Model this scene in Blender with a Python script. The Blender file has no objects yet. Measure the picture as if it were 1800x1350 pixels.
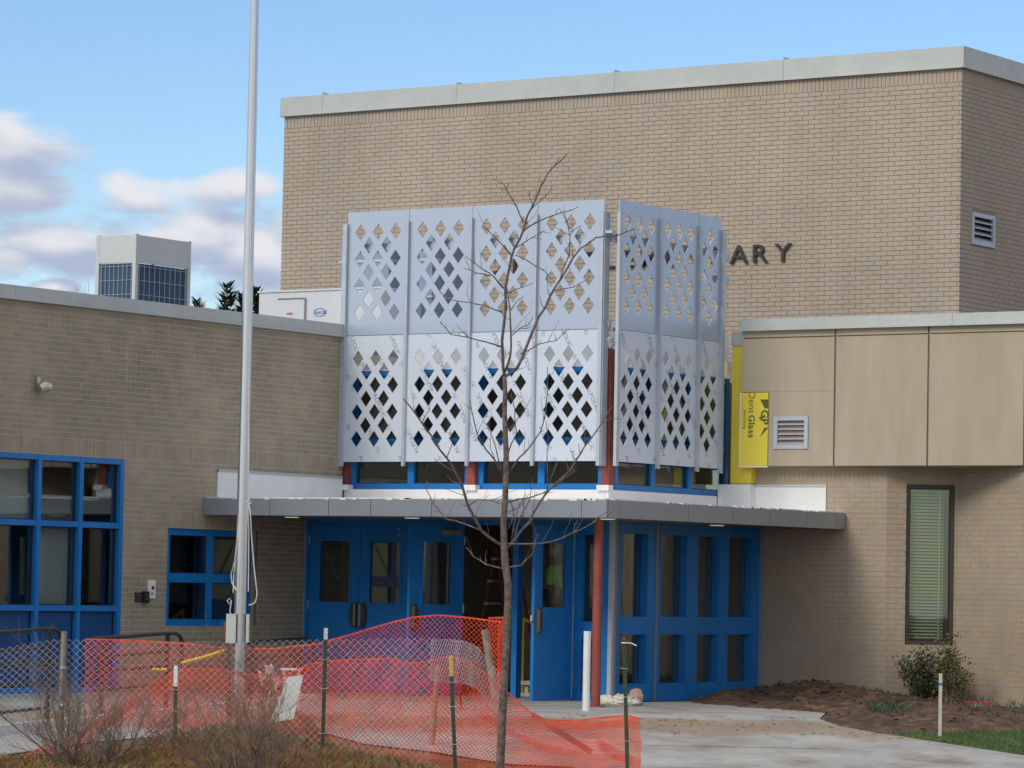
import bpy, bmesh, math, random
import numpy as np
from mathutils import Vector, Matrix, noise, geometry
random.seed(7)
SC = bpy.context.scene
COL = SC.collection
V = Vector
# ------------------------------------------------------------------ camera
F_PX, PITCH, ROLL, YAW = 6238.12, 0.05629417, 0.01986644, 0.5965562   # from the vanishing points, 1800 x 1350
CAM = V((28.205, -36.86, 1.4235))
FWD = V((-math.sin(YAW)*math.cos(PITCH), math.cos(YAW)*math.cos(PITCH), math.sin(PITCH)))
_r = V((math.cos(YAW), math.sin(YAW), 0)); _u = _r.cross(FWD)
RGT = _r*math.cos(ROLL) + _u*math.sin(ROLL)
UPV = -_r*math.sin(ROLL) + _u*math.cos(ROLL)
FH = V((-math.sin(YAW), math.cos(YAW), 0)); RH = V((math.cos(YAW), math.sin(YAW), 0))
cam = bpy.data.cameras.new('camera'); cam.sensor_width = 36; cam.sensor_fit = 'HORIZONTAL'
cam.lens = 36*F_PX/1800; cam.clip_start = .5; cam.clip_end = 6000
co = bpy.data.objects.new('camera', cam); COL.objects.link(co); SC.camera = co
co.matrix_world = Matrix(((RGT.x, UPV.x, -FWD.x, CAM.x), (RGT.y, UPV.y, -FWD.y, CAM.y), (RGT.z, UPV.z, -FWD.z, CAM.z), (0, 0, 0, 1)))
# ------------------------------------------------------------------ sky
SUN_EL, SUN_AZ = math.radians(34), math.radians(192)     # azimuth from +Y towards +X
SKY_STR, SUN_STR, SUN_ANG, EXPO = 0.123, 1.35, 20, 0.33
wd = bpy.data.worlds.new('World'); SC.world = wd; wd.use_nodes = True
nt = wd.node_tree; nt.nodes.clear(); L = nt.links
def N(t, **k):
    n = nt.nodes.new(t)
    for a, b in k.items(): setattr(n, a, b)
    return n
def wmath(op, a, b=None, clamp=False):
    n = N('ShaderNodeMath', operation=op); n.use_clamp = clamp
    for i, x in enumerate((a, b)):
        if x is None: continue
        if isinstance(x, (int, float)): n.inputs[i].default_value = x
        else: L.new(x, n.inputs[i])
    return n.outputs[0]
sky = N('ShaderNodeTexSky', sky_type='NISHITA'); sky.sun_disc = False
sky.sun_elevation = SUN_EL; sky.sun_rotation = SUN_AZ; sky.air_density = 1.0; sky.dust_density = .15; sky.ozone_density = 3.5
tc = N('ShaderNodeTexCoord')
def wdot(vec):
    n = N('ShaderNodeVectorMath', operation='DOT_PRODUCT'); L.new(tc.outputs['Generated'], n.inputs[0]); n.inputs[1].default_value = vec
    return n.outputs['Value']
a_ = wdot(RH); e_ = wdot((0, 0, 1)); f_ = wdot(FH)
comb = N('ShaderNodeCombineXYZ'); L.new(a_, comb.inputs[0]); L.new(e_, comb.inputs[1]); L.new(f_, comb.inputs[2])
def px_ae(px, py):
    d = (FWD*F_PX + RGT*(px-900) - UPV*(py-675)).normalized(); return d.dot(RH), d.z
def wnoise(scale, detail, rough, off=(0, 0, 0), zs=2.2):
    m = N('ShaderNodeMapping'); L.new(comb.outputs[0], m.inputs[0]); m.inputs['Scale'].default_value = (1, zs, 1); m.inputs['Location'].default_value = off
    n = N('ShaderNodeTexNoise'); L.new(m.outputs[0], n.inputs['Vector']); n.inputs['Scale'].default_value = scale
    n.inputs['Detail'].default_value = detail; n.inputs['Roughness'].default_value = rough
    return n.outputs['Fac']
fine = wnoise(70, 5, .55); mid = wnoise(26, 4, .5, (3, 1, 0))
# cumulus banks low over the horizon (those the photograph shows), and a scattered field over the whole dome
blobs = [(45, 255, 125, 66), (-60, 330, 220, 70), (110, 430, 190, 60), (245, 345, 105, 45), (420, 330, 105, 45), (330, 420, 190, 70),
         (20, 455, 90, 40), (440, 450, 130, 80), (560, 420, 120, 120), (95, 505, 46, 20), (-300, 420, 260, 120), (760, 470, 200, 90), (-600, 330, 260, 110)]
def blob_field(lift):
    best = None
    for px, py, rx, ry in blobs:
        a0, e0 = px_ae(px, py)
        s = N('ShaderNodeVectorMath', operation='SUBTRACT'); L.new(comb.outputs[0], s.inputs[0]); s.inputs[1].default_value = (a0, e0-lift, 0)
        m = N('ShaderNodeVectorMath', operation='MULTIPLY'); L.new(s.outputs[0], m.inputs[0]); m.inputs[1].default_value = (F_PX/rx, F_PX/ry, 0)
        ln = N('ShaderNodeVectorMath', operation='LENGTH'); L.new(m.outputs[0], ln.inputs[0])
        v = wmath('SUBTRACT', 1.0, ln.outputs['Value'])
        best = v if best is None else wmath('MAXIMUM', best, v)
    best = wmath('MULTIPLY', wmath('MAXIMUM', best, -1.0), wmath('GREATER_THAN', f_, .3))
    return wmath('SUBTRACT', best, wmath('MULTIPLY', wmath('LESS_THAN', f_, .3), 1.0))
best = blob_field(0.0); above = blob_field(.006)
field = wmath('SUBTRACT', wmath('MULTIPLY', wnoise(5.5, 6, .55, (9.3, 4.1, 2.0), 1.6), 4.0), 1.6)
field = wmath('SUBTRACT', field, wmath('MULTIPLY', wmath('GREATER_THAN', f_, .9), 4.0))
dens = wmath('MAXIMUM', best, field)
dens = wmath('ADD', dens, wmath('MULTIPLY', wmath('SUBTRACT', fine, .5), 1.25))
dens = wmath('ADD', dens, wmath('MULTIPLY', wmath('SUBTRACT', mid, .5), 2.0))
mr = N('ShaderNodeMapRange', interpolation_type='SMOOTHSTEP'); L.new(dens, mr.inputs[0]); mr.inputs[1].default_value = -.16; mr.inputs[2].default_value = .55
mask = wmath('MULTIPLY', mr.outputs[0], wmath('GREATER_THAN', e_, -.02))
shade = N('ShaderNodeMapRange', interpolation_type='SMOOTHSTEP')
lit = wmath('ADD', wmath('SUBTRACT', wmath('MAXIMUM', above, -.6), wmath('MAXIMUM', best, -.6)), wmath('MULTIPLY', wmath('SUBTRACT', wnoise(34, 5, .55, (1.3, 7.7, 0)), .5), 2.2))
L.new(lit, shade.inputs[0]); shade.inputs[1].default_value = -.75; shade.inputs[2].default_value = .45
cc = N('ShaderNodeMix', data_type='RGBA'); L.new(shade.outputs[0], cc.inputs['Factor'])
cc.inputs['A'].default_value = (5.2, 5.25, 5.5, 1); cc.inputs['B'].default_value = (2.75, 3.2, 4.25, 1)
# clouds towards the sun are whiter and brighter than those opposite it
sdv = (math.sin(SUN_AZ)*math.cos(SUN_EL), math.cos(SUN_AZ)*math.cos(SUN_EL), math.sin(SUN_EL))
gl = N('ShaderNodeMapRange', interpolation_type='SMOOTHSTEP'); L.new(wdot(sdv), gl.inputs[0]); gl.inputs[1].default_value = -.55; gl.inputs[2].default_value = 1.0
cm = N('ShaderNodeMix', data_type='RGBA'); L.new(gl.outputs[0], cm.inputs['Factor']); L.new(cc.outputs['Result'], cm.inputs['A']); cm.inputs['B'].default_value = (6.6, 6.45, 6.1, 1)
hs_ = N('ShaderNodeHueSaturation'); L.new(sky.outputs[0], hs_.inputs['Color']); hs_.inputs['Hue'].default_value = .506; hs_.inputs['Saturation'].default_value = 1.13; hs_.inputs['Value'].default_value = .93
mx = N('ShaderNodeMix', data_type='RGBA'); L.new(mask, mx.inputs['Factor']); L.new(hs_.outputs[0], mx.inputs['A']); L.new(cm.outputs['Result'], mx.inputs['B'])
bg = N('ShaderNodeBackground'); L.new(mx.outputs['Result'], bg.inputs[0]); bg.inputs[1].default_value = SKY_STR
wo = N('ShaderNodeOutputWorld'); L.new(bg.outputs[0], wo.inputs[0])
# ------------------------------------------------------------------ sun, exposure
sl = bpy.data.lights.new('sun', 'SUN'); sl.energy = SUN_STR; sl.angle = math.radians(SUN_ANG); sl.color = (1, .93, .83)
so = bpy.data.objects.new('sun', sl); COL.objects.link(so); so.location = (0, -30, 40)
sd = V((math.sin(SUN_AZ)*math.cos(SUN_EL), math.cos(SUN_AZ)*math.cos(SUN_EL), math.sin(SUN_EL)))
so.rotation_euler = (-sd).to_track_quat('-Z', 'Y').to_euler()
vs = SC.view_settings; vs.view_transform = 'Standard'; vs.look = 'None'; vs.exposure = EXPO; vs.gamma = 1; vs.use_curve_mapping = False
SC.render.engine = 'CYCLES'; SC.cycles.use_denoising = True; SC.cycles.max_bounces = 7; SC.cycles.transparent_max_bounces = 16
SC.cycles.sample_clamp_indirect = 4; SC.cycles.caustics_reflective = False; SC.cycles.caustics_refractive = False

# ------------------------------------------------------------------ pixel -> place
def ray(px, py): return FWD*F_PX + RGT*(px-900) - UPV*(py-675)
def onX(px, py, X=0.): d = ray(px, py); return CAM + d*((X-CAM.x)/d.x)
def onY(px, py, Y=0.): d = ray(px, py); return CAM + d*((Y-CAM.y)/d.y)
def onZ(px, py, Z=0.): d = ray(px, py); return CAM + d*((Z-CAM.z)/d.z)
def dep(px, py, D): return CAM + ray(px, py)*(D/F_PX)
def proj(P):
    v = P-CAM; z = v.dot(FWD); return 900+F_PX*v.dot(RGT)/z, 675-F_PX*v.dot(UPV)/z, z
def sstep(a, b, x):
    t = max(0, min(1, (x-a)/(b-a))); return t*t*(3-2*t)
def gz(x, y):
    s = (x-CAM.x)*FH.x + (y-CAM.y)*FH.y
    return -.45*(1-sstep(33.5, 40.5, s)) - .02*max(0, min(25, 33.5-s))
def gpx(px, py):
    d = ray(px, py)
    lo = 15.0; t = 70.0
    prev = None; s = 20.0
    while s < 70:
        p = CAM + d*(s/F_PX)
        if p.z < gz(p.x, p.y): break
        s += .02
    return V((p.x, p.y, gz(p.x, p.y)))

# ------------------------------------------------------------------ materials
MATS = {}
def mat(name, col, rough=.6, metal=0., var=.12, scale=5., bump=0., bscale=80., island=0., stretch=(1, 1, 1), spec=.5, col2=None, c2at=(.5, .62), c2scale=2.5, hue=0., emit=0., rvar=.08):
    m = bpy.data.materials.new(name); m.use_nodes = True; t = m.node_tree; n = t.nodes; l = t.links
    b = n['Principled BSDF']; b.inputs['Roughness'].default_value = rough; b.inputs['Metallic'].default_value = metal
    b.inputs['Specular IOR Level'].default_value = spec
    g = n.new('ShaderNodeNewGeometry'); mp = n.new('ShaderNodeMapping'); mp.inputs['Scale'].default_value = stretch; l.new(g.outputs['Position'], mp.inputs[0])
    def nz(sc, det=4, off=0):
        q = n.new('ShaderNodeTexNoise'); q.inputs['Scale'].default_value = sc; q.inputs['Detail'].default_value = det; l.new(mp.outputs[0], q.inputs['Vector']); return q.outputs['Fac']
    def rng(src, a, b2, c, d):
        q = n.new('ShaderNodeMapRange'); l.new(src, q.inputs[0]); q.inputs[1].default_value = a; q.inputs[2].default_value = b2; q.inputs[3].default_value = c; q.inputs[4].default_value = d; return q.outputs[0]
    fac = rng(nz(scale), .3, .7, 1-var, 1+var)
    f2 = rng(nz(scale*7, 3), .3, .7, 1-var*.5, 1+var*.5)
    mu = n.new('ShaderNodeMath'); mu.operation = 'MULTIPLY'; l.new(fac, mu.inputs[0]); l.new(f2, mu.inputs[1]); fac = mu.outputs[0]
    rgb = n.new('ShaderNodeRGB'); rgb.outputs[0].default_value = (*col, 1); cs = rgb.outputs[0]
    if island or hue:
        oi = n.new('ShaderNodeObjectInfo'); ad = n.new('ShaderNodeMath'); ad.operation = 'ADD'; l.new(g.outputs['Random Per Island'], ad.inputs[0]); l.new(oi.outputs['Random'], ad.inputs[1])
        fr = n.new('ShaderNodeMath'); fr.operation = 'FRACT'; l.new(ad.outputs[0], fr.inputs[0])
        mm = n.new('ShaderNodeMath'); mm.operation = 'MULTIPLY'; l.new(rng(fr.outputs[0], 0, 1, 1-island, 1+island), mm.inputs[0]); l.new(fac, mm.inputs[1]); fac = mm.outputs[0]
        if hue:
            f3 = n.new('ShaderNodeMath'); f3.operation = 'MULTIPLY'; f3.inputs[1].default_value = 7.31; l.new(fr.outputs[0], f3.inputs[0])
            f4 = n.new('ShaderNodeMath'); f4.operation = 'FRACT'; l.new(f3.outputs[0], f4.inputs[0])
            hs = n.new('ShaderNodeHueSaturation'); l.new(rng(f4.outputs[0], 0, 1, .5-hue, .5+hue), hs.inputs['Hue']); l.new(cs, hs.inputs['Color'])
            l.new(rng(fr.outputs[0], 0, 1, .8, 1.15), hs.inputs['Saturation']); cs = hs.outputs[0]
    if col2:
        mx = n.new('ShaderNodeMix'); mx.data_type = 'RGBA'; l.new(rng(nz(c2scale, 6), c2at[0], c2at[1], 0, 1), mx.inputs['Factor']); l.new(cs, mx.inputs['A']); mx.inputs['B'].default_value = (*col2, 1); cs = mx.outputs['Result']
    vm = n.new('ShaderNodeVectorMath'); vm.operation = 'SCALE'; l.new(cs, vm.inputs[0]); l.new(fac, vm.inputs['Scale']); l.new(vm.outputs[0], b.inputs['Base Color'])
    l.new(rng(nz(scale*3), .3, .7, max(0, rough-rvar), min(1, rough+rvar)), b.inputs['Roughness'])
    if bump:
        bp = n.new('ShaderNodeBump'); bp.inputs['Strength'].default_value = bump; bp.inputs['Distance'].default_value = .01; l.new(nz(bscale, 5), bp.inputs['Height']); l.new(bp.outputs[0], b.inputs['Normal'])
    if emit: b.inputs['Emission Color'].default_value = (1, .85, .6, 1); b.inputs['Emission Strength'].default_value = emit
    MATS[name] = m; return m
def glass(name, tint, refl=1.0):
    m = bpy.data.materials.new(name); m.use_nodes = True; t = m.node_tree; n = t.nodes; l = t.links; n.clear()
    tr = n.new('ShaderNodeBsdfTransparent'); tr.inputs[0].default_value = (*tint, 1); gl = n.new('ShaderNodeBsdfGlossy'); gl.inputs['Roughness'].default_value = .02; gl.inputs[0].default_value = (.9*refl, .93*refl, .95*refl, 1)
    g = n.new('ShaderNodeNewGeometry'); q = n.new('ShaderNodeTexNoise'); q.inputs['Scale'].default_value = 1.3; l.new(g.outputs['Position'], q.inputs['Vector'])
    bp = n.new('ShaderNodeBump'); bp.inputs['Strength'].default_value = .05; bp.inputs['Distance'].default_value = .02; l.new(q.outputs['Fac'], bp.inputs['Height']); l.new(bp.outputs[0], gl.inputs['Normal'])
    lw = n.new('ShaderNodeLayerWeight'); lw.inputs[0].default_value = .5; pw = n.new('ShaderNodeMath'); pw.operation = 'POWER'; l.new(lw.outputs['Facing'], pw.inputs[0]); pw.inputs[1].default_value = 4.; fr = n.new('ShaderNodeMath'); fr.operation = 'MULTIPLY_ADD'; l.new(pw.outputs[0], fr.inputs[0]); fr.inputs[1].default_value = 1.6; fr.inputs[2].default_value = .085; fr.use_clamp = True; mx = n.new('ShaderNodeMixShader'); o = n.new('ShaderNodeOutputMaterial')
    l.new(fr.outputs[0], mx.inputs[0]); l.new(tr.outputs[0], mx.inputs[1]); l.new(gl.outputs[0], mx.inputs[2]); l.new(mx.outputs[0], o.inputs[0]); MATS[name] = m; return m
M_BRICK = mat('tan_brick', (.418, .350, .276), .85, var=.11, scale=.5, stretch=(1, 1, .6), island=.030, hue=.0035, bump=.25, bscale=120)
M_MORT = mat('dark_mortar', (.27, .225, .17), .9, var=.1)
M_BRICK2 = mat('brown_brick', (.325, .275, .203), .85, var=.20, scale=.6, island=.10, hue=.004, bump=.25, bscale=120)
M_MORT2 = mat('pale_mortar', (.49, .43, .325), .9, var=.1)
M_BRICK3 = mat('smooth_tan_brick', (.405, .33, .245), .85, var=.12, scale=.6, island=.03, hue=.006, bump=.25, bscale=120)
M_MORT3 = mat('tan_mortar', (.365, .30, .225), .9, var=.08)
M_COPE = mat('coping_metal', (.47, .50, .48), .42, .15, var=.07, scale=1.0, bump=.12, bscale=3)
M_EIFS = mat('stucco', (.425, .365, .272), .9, var=.085, scale=1.1, bump=.4, bscale=200, stretch=(1, 1, .22), col2=(.48, .43, .35), c2at=(.60, .78), c2scale=1.6)
M_EJ = mat('stucco_joint', (.24, .17, .12), .9)
M_BLUE = mat('blue_paint', (.011, .185, .53), .40, var=.10, scale=1.1, rvar=.12)
M_BLUED = mat('blue_panel', (.010, .07, .22), .42, var=.08, scale=1.5)
M_RED = mat('red_primer', (.27, .062, .048), .6, var=.15, scale=6)
M_GALV = mat('galvanized_steel', (.46, .51, .57), .45, .2, var=.06, scale=9)
M_ALUM = mat('brushed_aluminium_panel', (.45, .52, .63), .32, .35, var=.012, scale=.9, rvar=.01)
M_FILM = mat('film_covered_panel', (.57, .635, .725), .36, 0, var=.035, scale=2.2, bump=.10, bscale=9, rvar=.03)
M_PRINT = mat('film_print', (.20, .25, .28), .6, var=.1)
M_FASC = mat('grey_metal_fascia', (.33, .365, .41), .34, .4, var=.03, scale=1.2, rvar=.02)
M_WHITE = mat('white_membrane', (.80, .80, .80), .55, var=.05, scale=3)
M_WPAINT = mat('white_plastic', (.80, .80, .78), .4, var=.06, scale=4)
M_YEL = mat('yellow_sheathing', (.74, .61, .06), .7, var=.05, scale=2)
M_YINK = mat('olive_ink', (.10, .10, .03), .7)
M_BLACK = mat('black_metal', (.018, .018, .02), .45, var=.2)
M_LETTER = mat('dark_letter', (.025, .024, .026), .5, var=.2)
M_GLASS = glass('window_glass', (.78, .81, .80)); M_GLASSB = glass('green_glass', (.78, .85, .77))
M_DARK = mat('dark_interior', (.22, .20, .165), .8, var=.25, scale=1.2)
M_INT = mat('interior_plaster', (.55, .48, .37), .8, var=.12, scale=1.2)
M_CONC = mat('concrete', (.40, .39, .365), .85, var=.14, scale=1.2, bump=.3, bscale=50, col2=(.25, .225, .185), c2at=(.47, .74), c2scale=1.7)
M_FLOOR = mat('interior_floor', (.3, .29, .27), .6, var=.1)
M_SOIL = mat('turned_soil', (.082, .050, .031), .95, var=.4, scale=4, bump=.9, bscale=30, col2=(.14, .082, .05), c2scale=6)
M_CLAY = mat('red_clay', (.20, .085, .04), .95, var=.3, scale=4, bump=.9, bscale=30, col2=(.25, .13, .07), c2scale=6)
M_GROUND = mat('dry_turf', (.20, .115, .05), .95, var=.4, scale=3, bump=.8, bscale=25, col2=(.17, .075, .035), c2at=(.48, .62), c2scale=1.6)
M_LAWN = mat('green_turf', (.07, .105, .028), .95, var=.3, scale=5, bump=.6, bscale=40)
M_ORANGE = mat('orange_plastic_net', (.76, .072, .018), .5, var=.22, scale=7)
M_WIRE = mat('galvanized_wire', (.52, .54, .55), .5, .15, var=.15, scale=6)
M_POLE = mat('satin_aluminium', (.56, .57, .60), .2, .9, var=.0, scale=3, rvar=0.)
M_TPOST = mat('green_post_paint', (.035, .06, .032), .5, var=.25, scale=9)
M_TIPY = mat('yellow_post_tip', (.55, .45, .14), .6, var=.2, scale=20)
M_RUST = mat('rusty_post', (.15, .075, .045), .8, var=.35, scale=12)
M_LOG = mat('weathered_post', (.30, .23, .17), .9, var=.3, scale=9, bump=.8, bscale=60)
M_BARK = mat('sapling_bark', (.14, .108, .092), .9, var=.5, scale=22, bump=.8, bscale=90)
M_TWIG = mat('bare_twig', (.20, .155, .118), .9, var=.3, scale=9, island=.2)
M_ROPE = mat('rope', (.62, .62, .6), .8)
M_HVAC = mat('pale_equipment_paint', (.55, .58, .56), .5, .1, var=.04, scale=1.5)
M_COIL = mat('blue_coil', (.03, .075, .13), .5, var=.15, scale=3)
M_RTU = mat('white_equipment_paint', (.66, .69, .70), .5, var=.04, scale=1.5)
M_DUCT = mat('dull_duct_metal', (.25, .30, .40), .5, .2, var=.12, scale=3)
M_TAPE = mat('dull_blue_tape', (.05, .10, .20), .7); M_INK = mat('blue_ink', (.05, .17, .45), .6); M_REDINK = mat('red_ink', (.5, .2, .18), .6)
M_NEEDLE = mat('evergreen_needles', (.035, .055, .030), .9, var=.3, island=.4, hue=.02)
M_LEAF = mat('olive_leaf', (.105, .115, .035), .7, var=.25, island=.4, hue=.03)
M_LEAFD = mat('dark_leaf', (.052, .062, .024), .7, var=.25, island=.45, hue=.02)
M_GRASSD = mat('dry_grass_blade', (.26, .155, .065), .9, var=.2, island=.4, hue=.03)
M_GRASSG = mat('green_grass_blade', (.075, .125, .03), .9, var=.2, island=.4, hue=.03)
M_BLADE = mat('bulb_leaf', (.045, .075, .04), .6, var=.2, island=.35, hue=.02)
M_BAG = mat('cream_sack', (.72, .67, .56), .8, var=.08, scale=6, bump=.4, bscale=40)
M_PINK = mat('pinkish_block', (.42, .27, .23), .9, var=.1)
M_WOOD = mat('pale_stake_wood', (.55, .50, .42), .8, var=.15, scale=12)
M_YPLAST = mat('yellow_plastic', (.72, .52, .03), .5, var=.12)
M_RUSTRED = mat('dull_red_ladder', (.16, .03, .022), .6); M_REDP = mat('red_plastic', (.38, .05, .035), .5, var=.12)
M_REFLECT = mat('pale_pane_reflection', (.62, .66, .62), .8, var=.05)
M_SLAT = mat('blind_slat', (.52, .55, .48), .6, var=.05)
M_BRONZE = mat('bronze_frame', (.055, .048, .038), .45, var=.15)
M_LAMP = mat('downlight_lens', (.9, .85, .75), .5, emit=.45)
M_CHROME = mat('bright_metal', (.6, .55, .47), .3, .8)
M_CLOSER = mat('door_closer_metal', (.30, .29, .27), .45, .4)
M_VEST = mat('lime_vest', (.33, .85, .06), .7, var=.08); M_SKIN = mat('skin', (.45, .27, .19), .55, var=.05); M_CLOTH = mat('dark_clothes', (.03, .032, .04), .85); M_HAIR = mat('brown_hair', (.05, .03, .02), .7)
M_PLASTIC = mat('cloudy_plastic_sheet', (.66, .66, .68), .4, var=.08, scale=6)
M_LITTER = mat('leaf_litter', (.30, .22, .11), .9, island=.5, hue=.03)
# dirt band tracked across the concrete
def add_dirt(m):
    t = m.node_tree; n = t.nodes; l = t.links; b = n['Principled BSDF']; src = b.inputs['Base Color'].links[0].from_socket
    g = n.new('ShaderNodeNewGeometry'); d = n.new('ShaderNodeVectorMath'); d.operation = 'DOT_PRODUCT'; l.new(g.outputs['Position'], d.inputs[0]); d.inputs[1].default_value = FH
    q = n.new('ShaderNodeTexNoise'); q.inputs['Scale'].default_value = 1.1; q.inputs['Detail'].default_value = 7; q.inputs['Roughness'].default_value = .65; l.new(g.outputs['Position'], q.inputs['Vector'])
    s0 = CAM.dot(FH)
    def M(op, a, b2):
        k = n.new('ShaderNodeMath'); k.operation = op
        for i, x in enumerate((a, b2)):
            if isinstance(x, float): k.inputs[i].default_value = x
            else: l.new(x, k.inputs[i])
        return k.outputs[0]
    ds = M('ABSOLUTE', M('SUBTRACT', d.outputs['Value'], s0+38.6), 0.)
    w = M('ADD', M('MULTIPLY', ds, -1.1), M('MULTIPLY', q.outputs['Fac'], 2.6))
    r = n.new('ShaderNodeMapRange'); l.new(w, r.inputs[0]); r.inputs[1].default_value = .35; r.inputs[2].default_value = 1.0; r.inputs[4].default_value = .85
    mx = n.new('ShaderNodeMix'); mx.data_type = 'RGBA'; l.new(r.outputs[0], mx.inputs['Factor']); l.new(src, mx.inputs['A']); mx.inputs['B'].default_value = (.30, .22, .14, 1); l.new(mx.outputs['Result'], b.inputs['Base Color'])
add_dirt(M_CONC)

# ------------------------------------------------------------------ object helpers
WL = {}
def link(o, parent=None):
    COL.objects.link(o)
    if parent is not None: o.parent = parent
def tag(o, label=None, cat=None, group=None, kind=None):
    if label: o['label'] = label
    if cat: o['category'] = cat
    if group: o['group'] = group
    if kind: o['kind'] = kind
    return o
def thing(name, label, cat, loc, group=None):
    o = bpy.data.objects.new(name, None); link(o); o.location = loc; o.empty_display_size = .2; WL[o.name] = V(loc); return tag(o, label, cat, group)
class MB:
    def __init__(s): s.v = []; s.f = []
    def add(s, vs, fs):
        k = len(s.v); s.v += [tuple(x) for x in vs]; s.f += [tuple(i+k for i in f) for f in fs]; return s
    def obox(s, O, U, Nn, u0, u1, n0, n1, z0, z1, back=True):
        P = [O+U*u+Nn*n+V((0, 0, z)) for z in (z0, z1) for u, n in ((u0, n0), (u1, n0), (u1, n1), (u0, n1))]
        fs = [(0, 3, 2, 1), (4, 5, 6, 7), (1, 2, 6, 5), (2, 3, 7, 6), (3, 0, 4, 7)]
        if back: fs.append((0, 1, 5, 4))
        return s.add(P, fs)
    def box(s, x0, x1, y0, y1, z0, z1): return s.obox(V((0, 0, 0)), V((1, 0, 0)), V((0, 1, 0)), x0, x1, y0, y1, z0, z1)
    def quad(s, *p): return s.add(p, [tuple(range(len(p)))])
    def tube(s, pts, rad, sides=6, cap=True):
        pts = [V(p) for p in pts]; n = len(pts)
        if not hasattr(rad, '__len__'): rad = [rad]*n
        ref = V((0, 0, 1)); vs = []
        t0 = (pts[1]-pts[0]).normalized(); ref = V((1, 0, 0)) if abs(t0.z) > .8 else V((0, 0, 1)); a = t0.cross(ref).normalized()
        for i, p in enumerate(pts):
            t = (pts[min(i+1, n-1)]-pts[max(i-1, 0)]).normalized(); a = (a - t*a.dot(t)).normalized(); b = t.cross(a)
            for k in range(sides):
                q = 2*math.pi*k/sides; vs.append(p + (a*math.cos(q)+b*math.sin(q))*rad[i])
        fs = [(i*sides+k, i*sides+(k+1) % sides, (i+1)*sides+(k+1) % sides, (i+1)*sides+k) for i in range(n-1) for k in range(sides)]
        if cap: fs += [tuple(range(sides-1, -1, -1)), tuple((n-1)*sides+k for k in range(sides))]
        return s.add(vs, fs)
    def build(s, name, m, parent=None, smooth=False, origin=None, **tg):
        if parent is not None: base = WL[parent.name]
        elif origin is not None: base = V(origin)
        else:
            a = np.array(s.v); base = V((a[:, 0].mean(), a[:, 1].mean(), a[:, 2].min()))
        me = bpy.data.meshes.new(name); me.from_pydata([(x-base.x, y-base.y, z-base.z) for x, y, z in s.v], [], s.f); me.materials.append(m)
        if smooth: me.polygons.foreach_set('use_smooth', [True]*len(me.polygons))
        o = bpy.data.objects.new(name, me); link(o, parent)
        if parent is None: o.location = base
        WL[o.name] = base.copy()
        if tg: tag(o, **tg)
        return o
def smooth_by_angle(o, deg=40):
    me = o.data; me.polygons.foreach_set('use_smooth', [True]*len(me.polygons))
    try: me.set_sharp_from_angle(angle=math.radians(deg))
    except Exception: pass
X_, Y_, Z_ = V((1, 0, 0)), V((0, 1, 0)), V((0, 0, 1)); O_ = V((0, 0, 0))
_tx = {}
def glyph(ch, bold=0.):
    if (ch, bold) in _tx: return _tx[ch, bold]
    c = bpy.data.curves.new('t', 'FONT'); c.body = ch; c.size = 1; c.offset = bold; c.resolution_u = 3
    o = bpy.data.objects.new('t', c); COL.objects.link(o); dg = bpy.context.evaluated_depsgraph_get(); me = o.evaluated_get(dg).to_mesh()
    vs = [tuple(v.co) for v in me.vertices]; fs = [tuple(p.vertices) for p in me.polygons]
    o.evaluated_get(dg).to_mesh_clear(); bpy.data.objects.remove(o); bpy.data.curves.remove(c)
    w = max([v[0] for v in vs])+.05 if vs else .3
    _tx[ch, bold] = (vs, fs, w); return _tx[ch, bold]
def text_onto(mb, s, org, right, up, nrm, size, bold=0., ok=None, depth=0.):
    """letters laid flat on a surface; ok(point) can drop a letter that would hang over a hole"""
    x = 0
    for ch in s:
        if ch == ' ': x += .35; continue
        vs, fs, w = glyph(ch, bold)
        P = [org + right*((a+x)*size) + up*(b*size) + nrm*(c*size) for a, b, c in vs]
        cen = org + right*((x+w/2)*size) + up*(.35*size)
        if ok is not None and depth == 0:
            fs = [f for f in fs if ok(sum((P[i] for i in f), V((0, 0, 0)))/len(f))]
        if fs:
            if depth:
                k = len(P); P2 = [p+nrm*depth for p in P]
                ed = {}
                for f in fs:
                    for i in range(len(f)): ed[(f[i], f[(i+1) % len(f)])] = 1
                side = [(a, b, b+k, a+k) for a, b in ed if (b, a) not in ed]
                mb.add(P+P2, [tuple(i+k for i in f) for f in fs]+side)
            else: mb.add(P, fs)
        x += w
    return x*size

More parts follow.
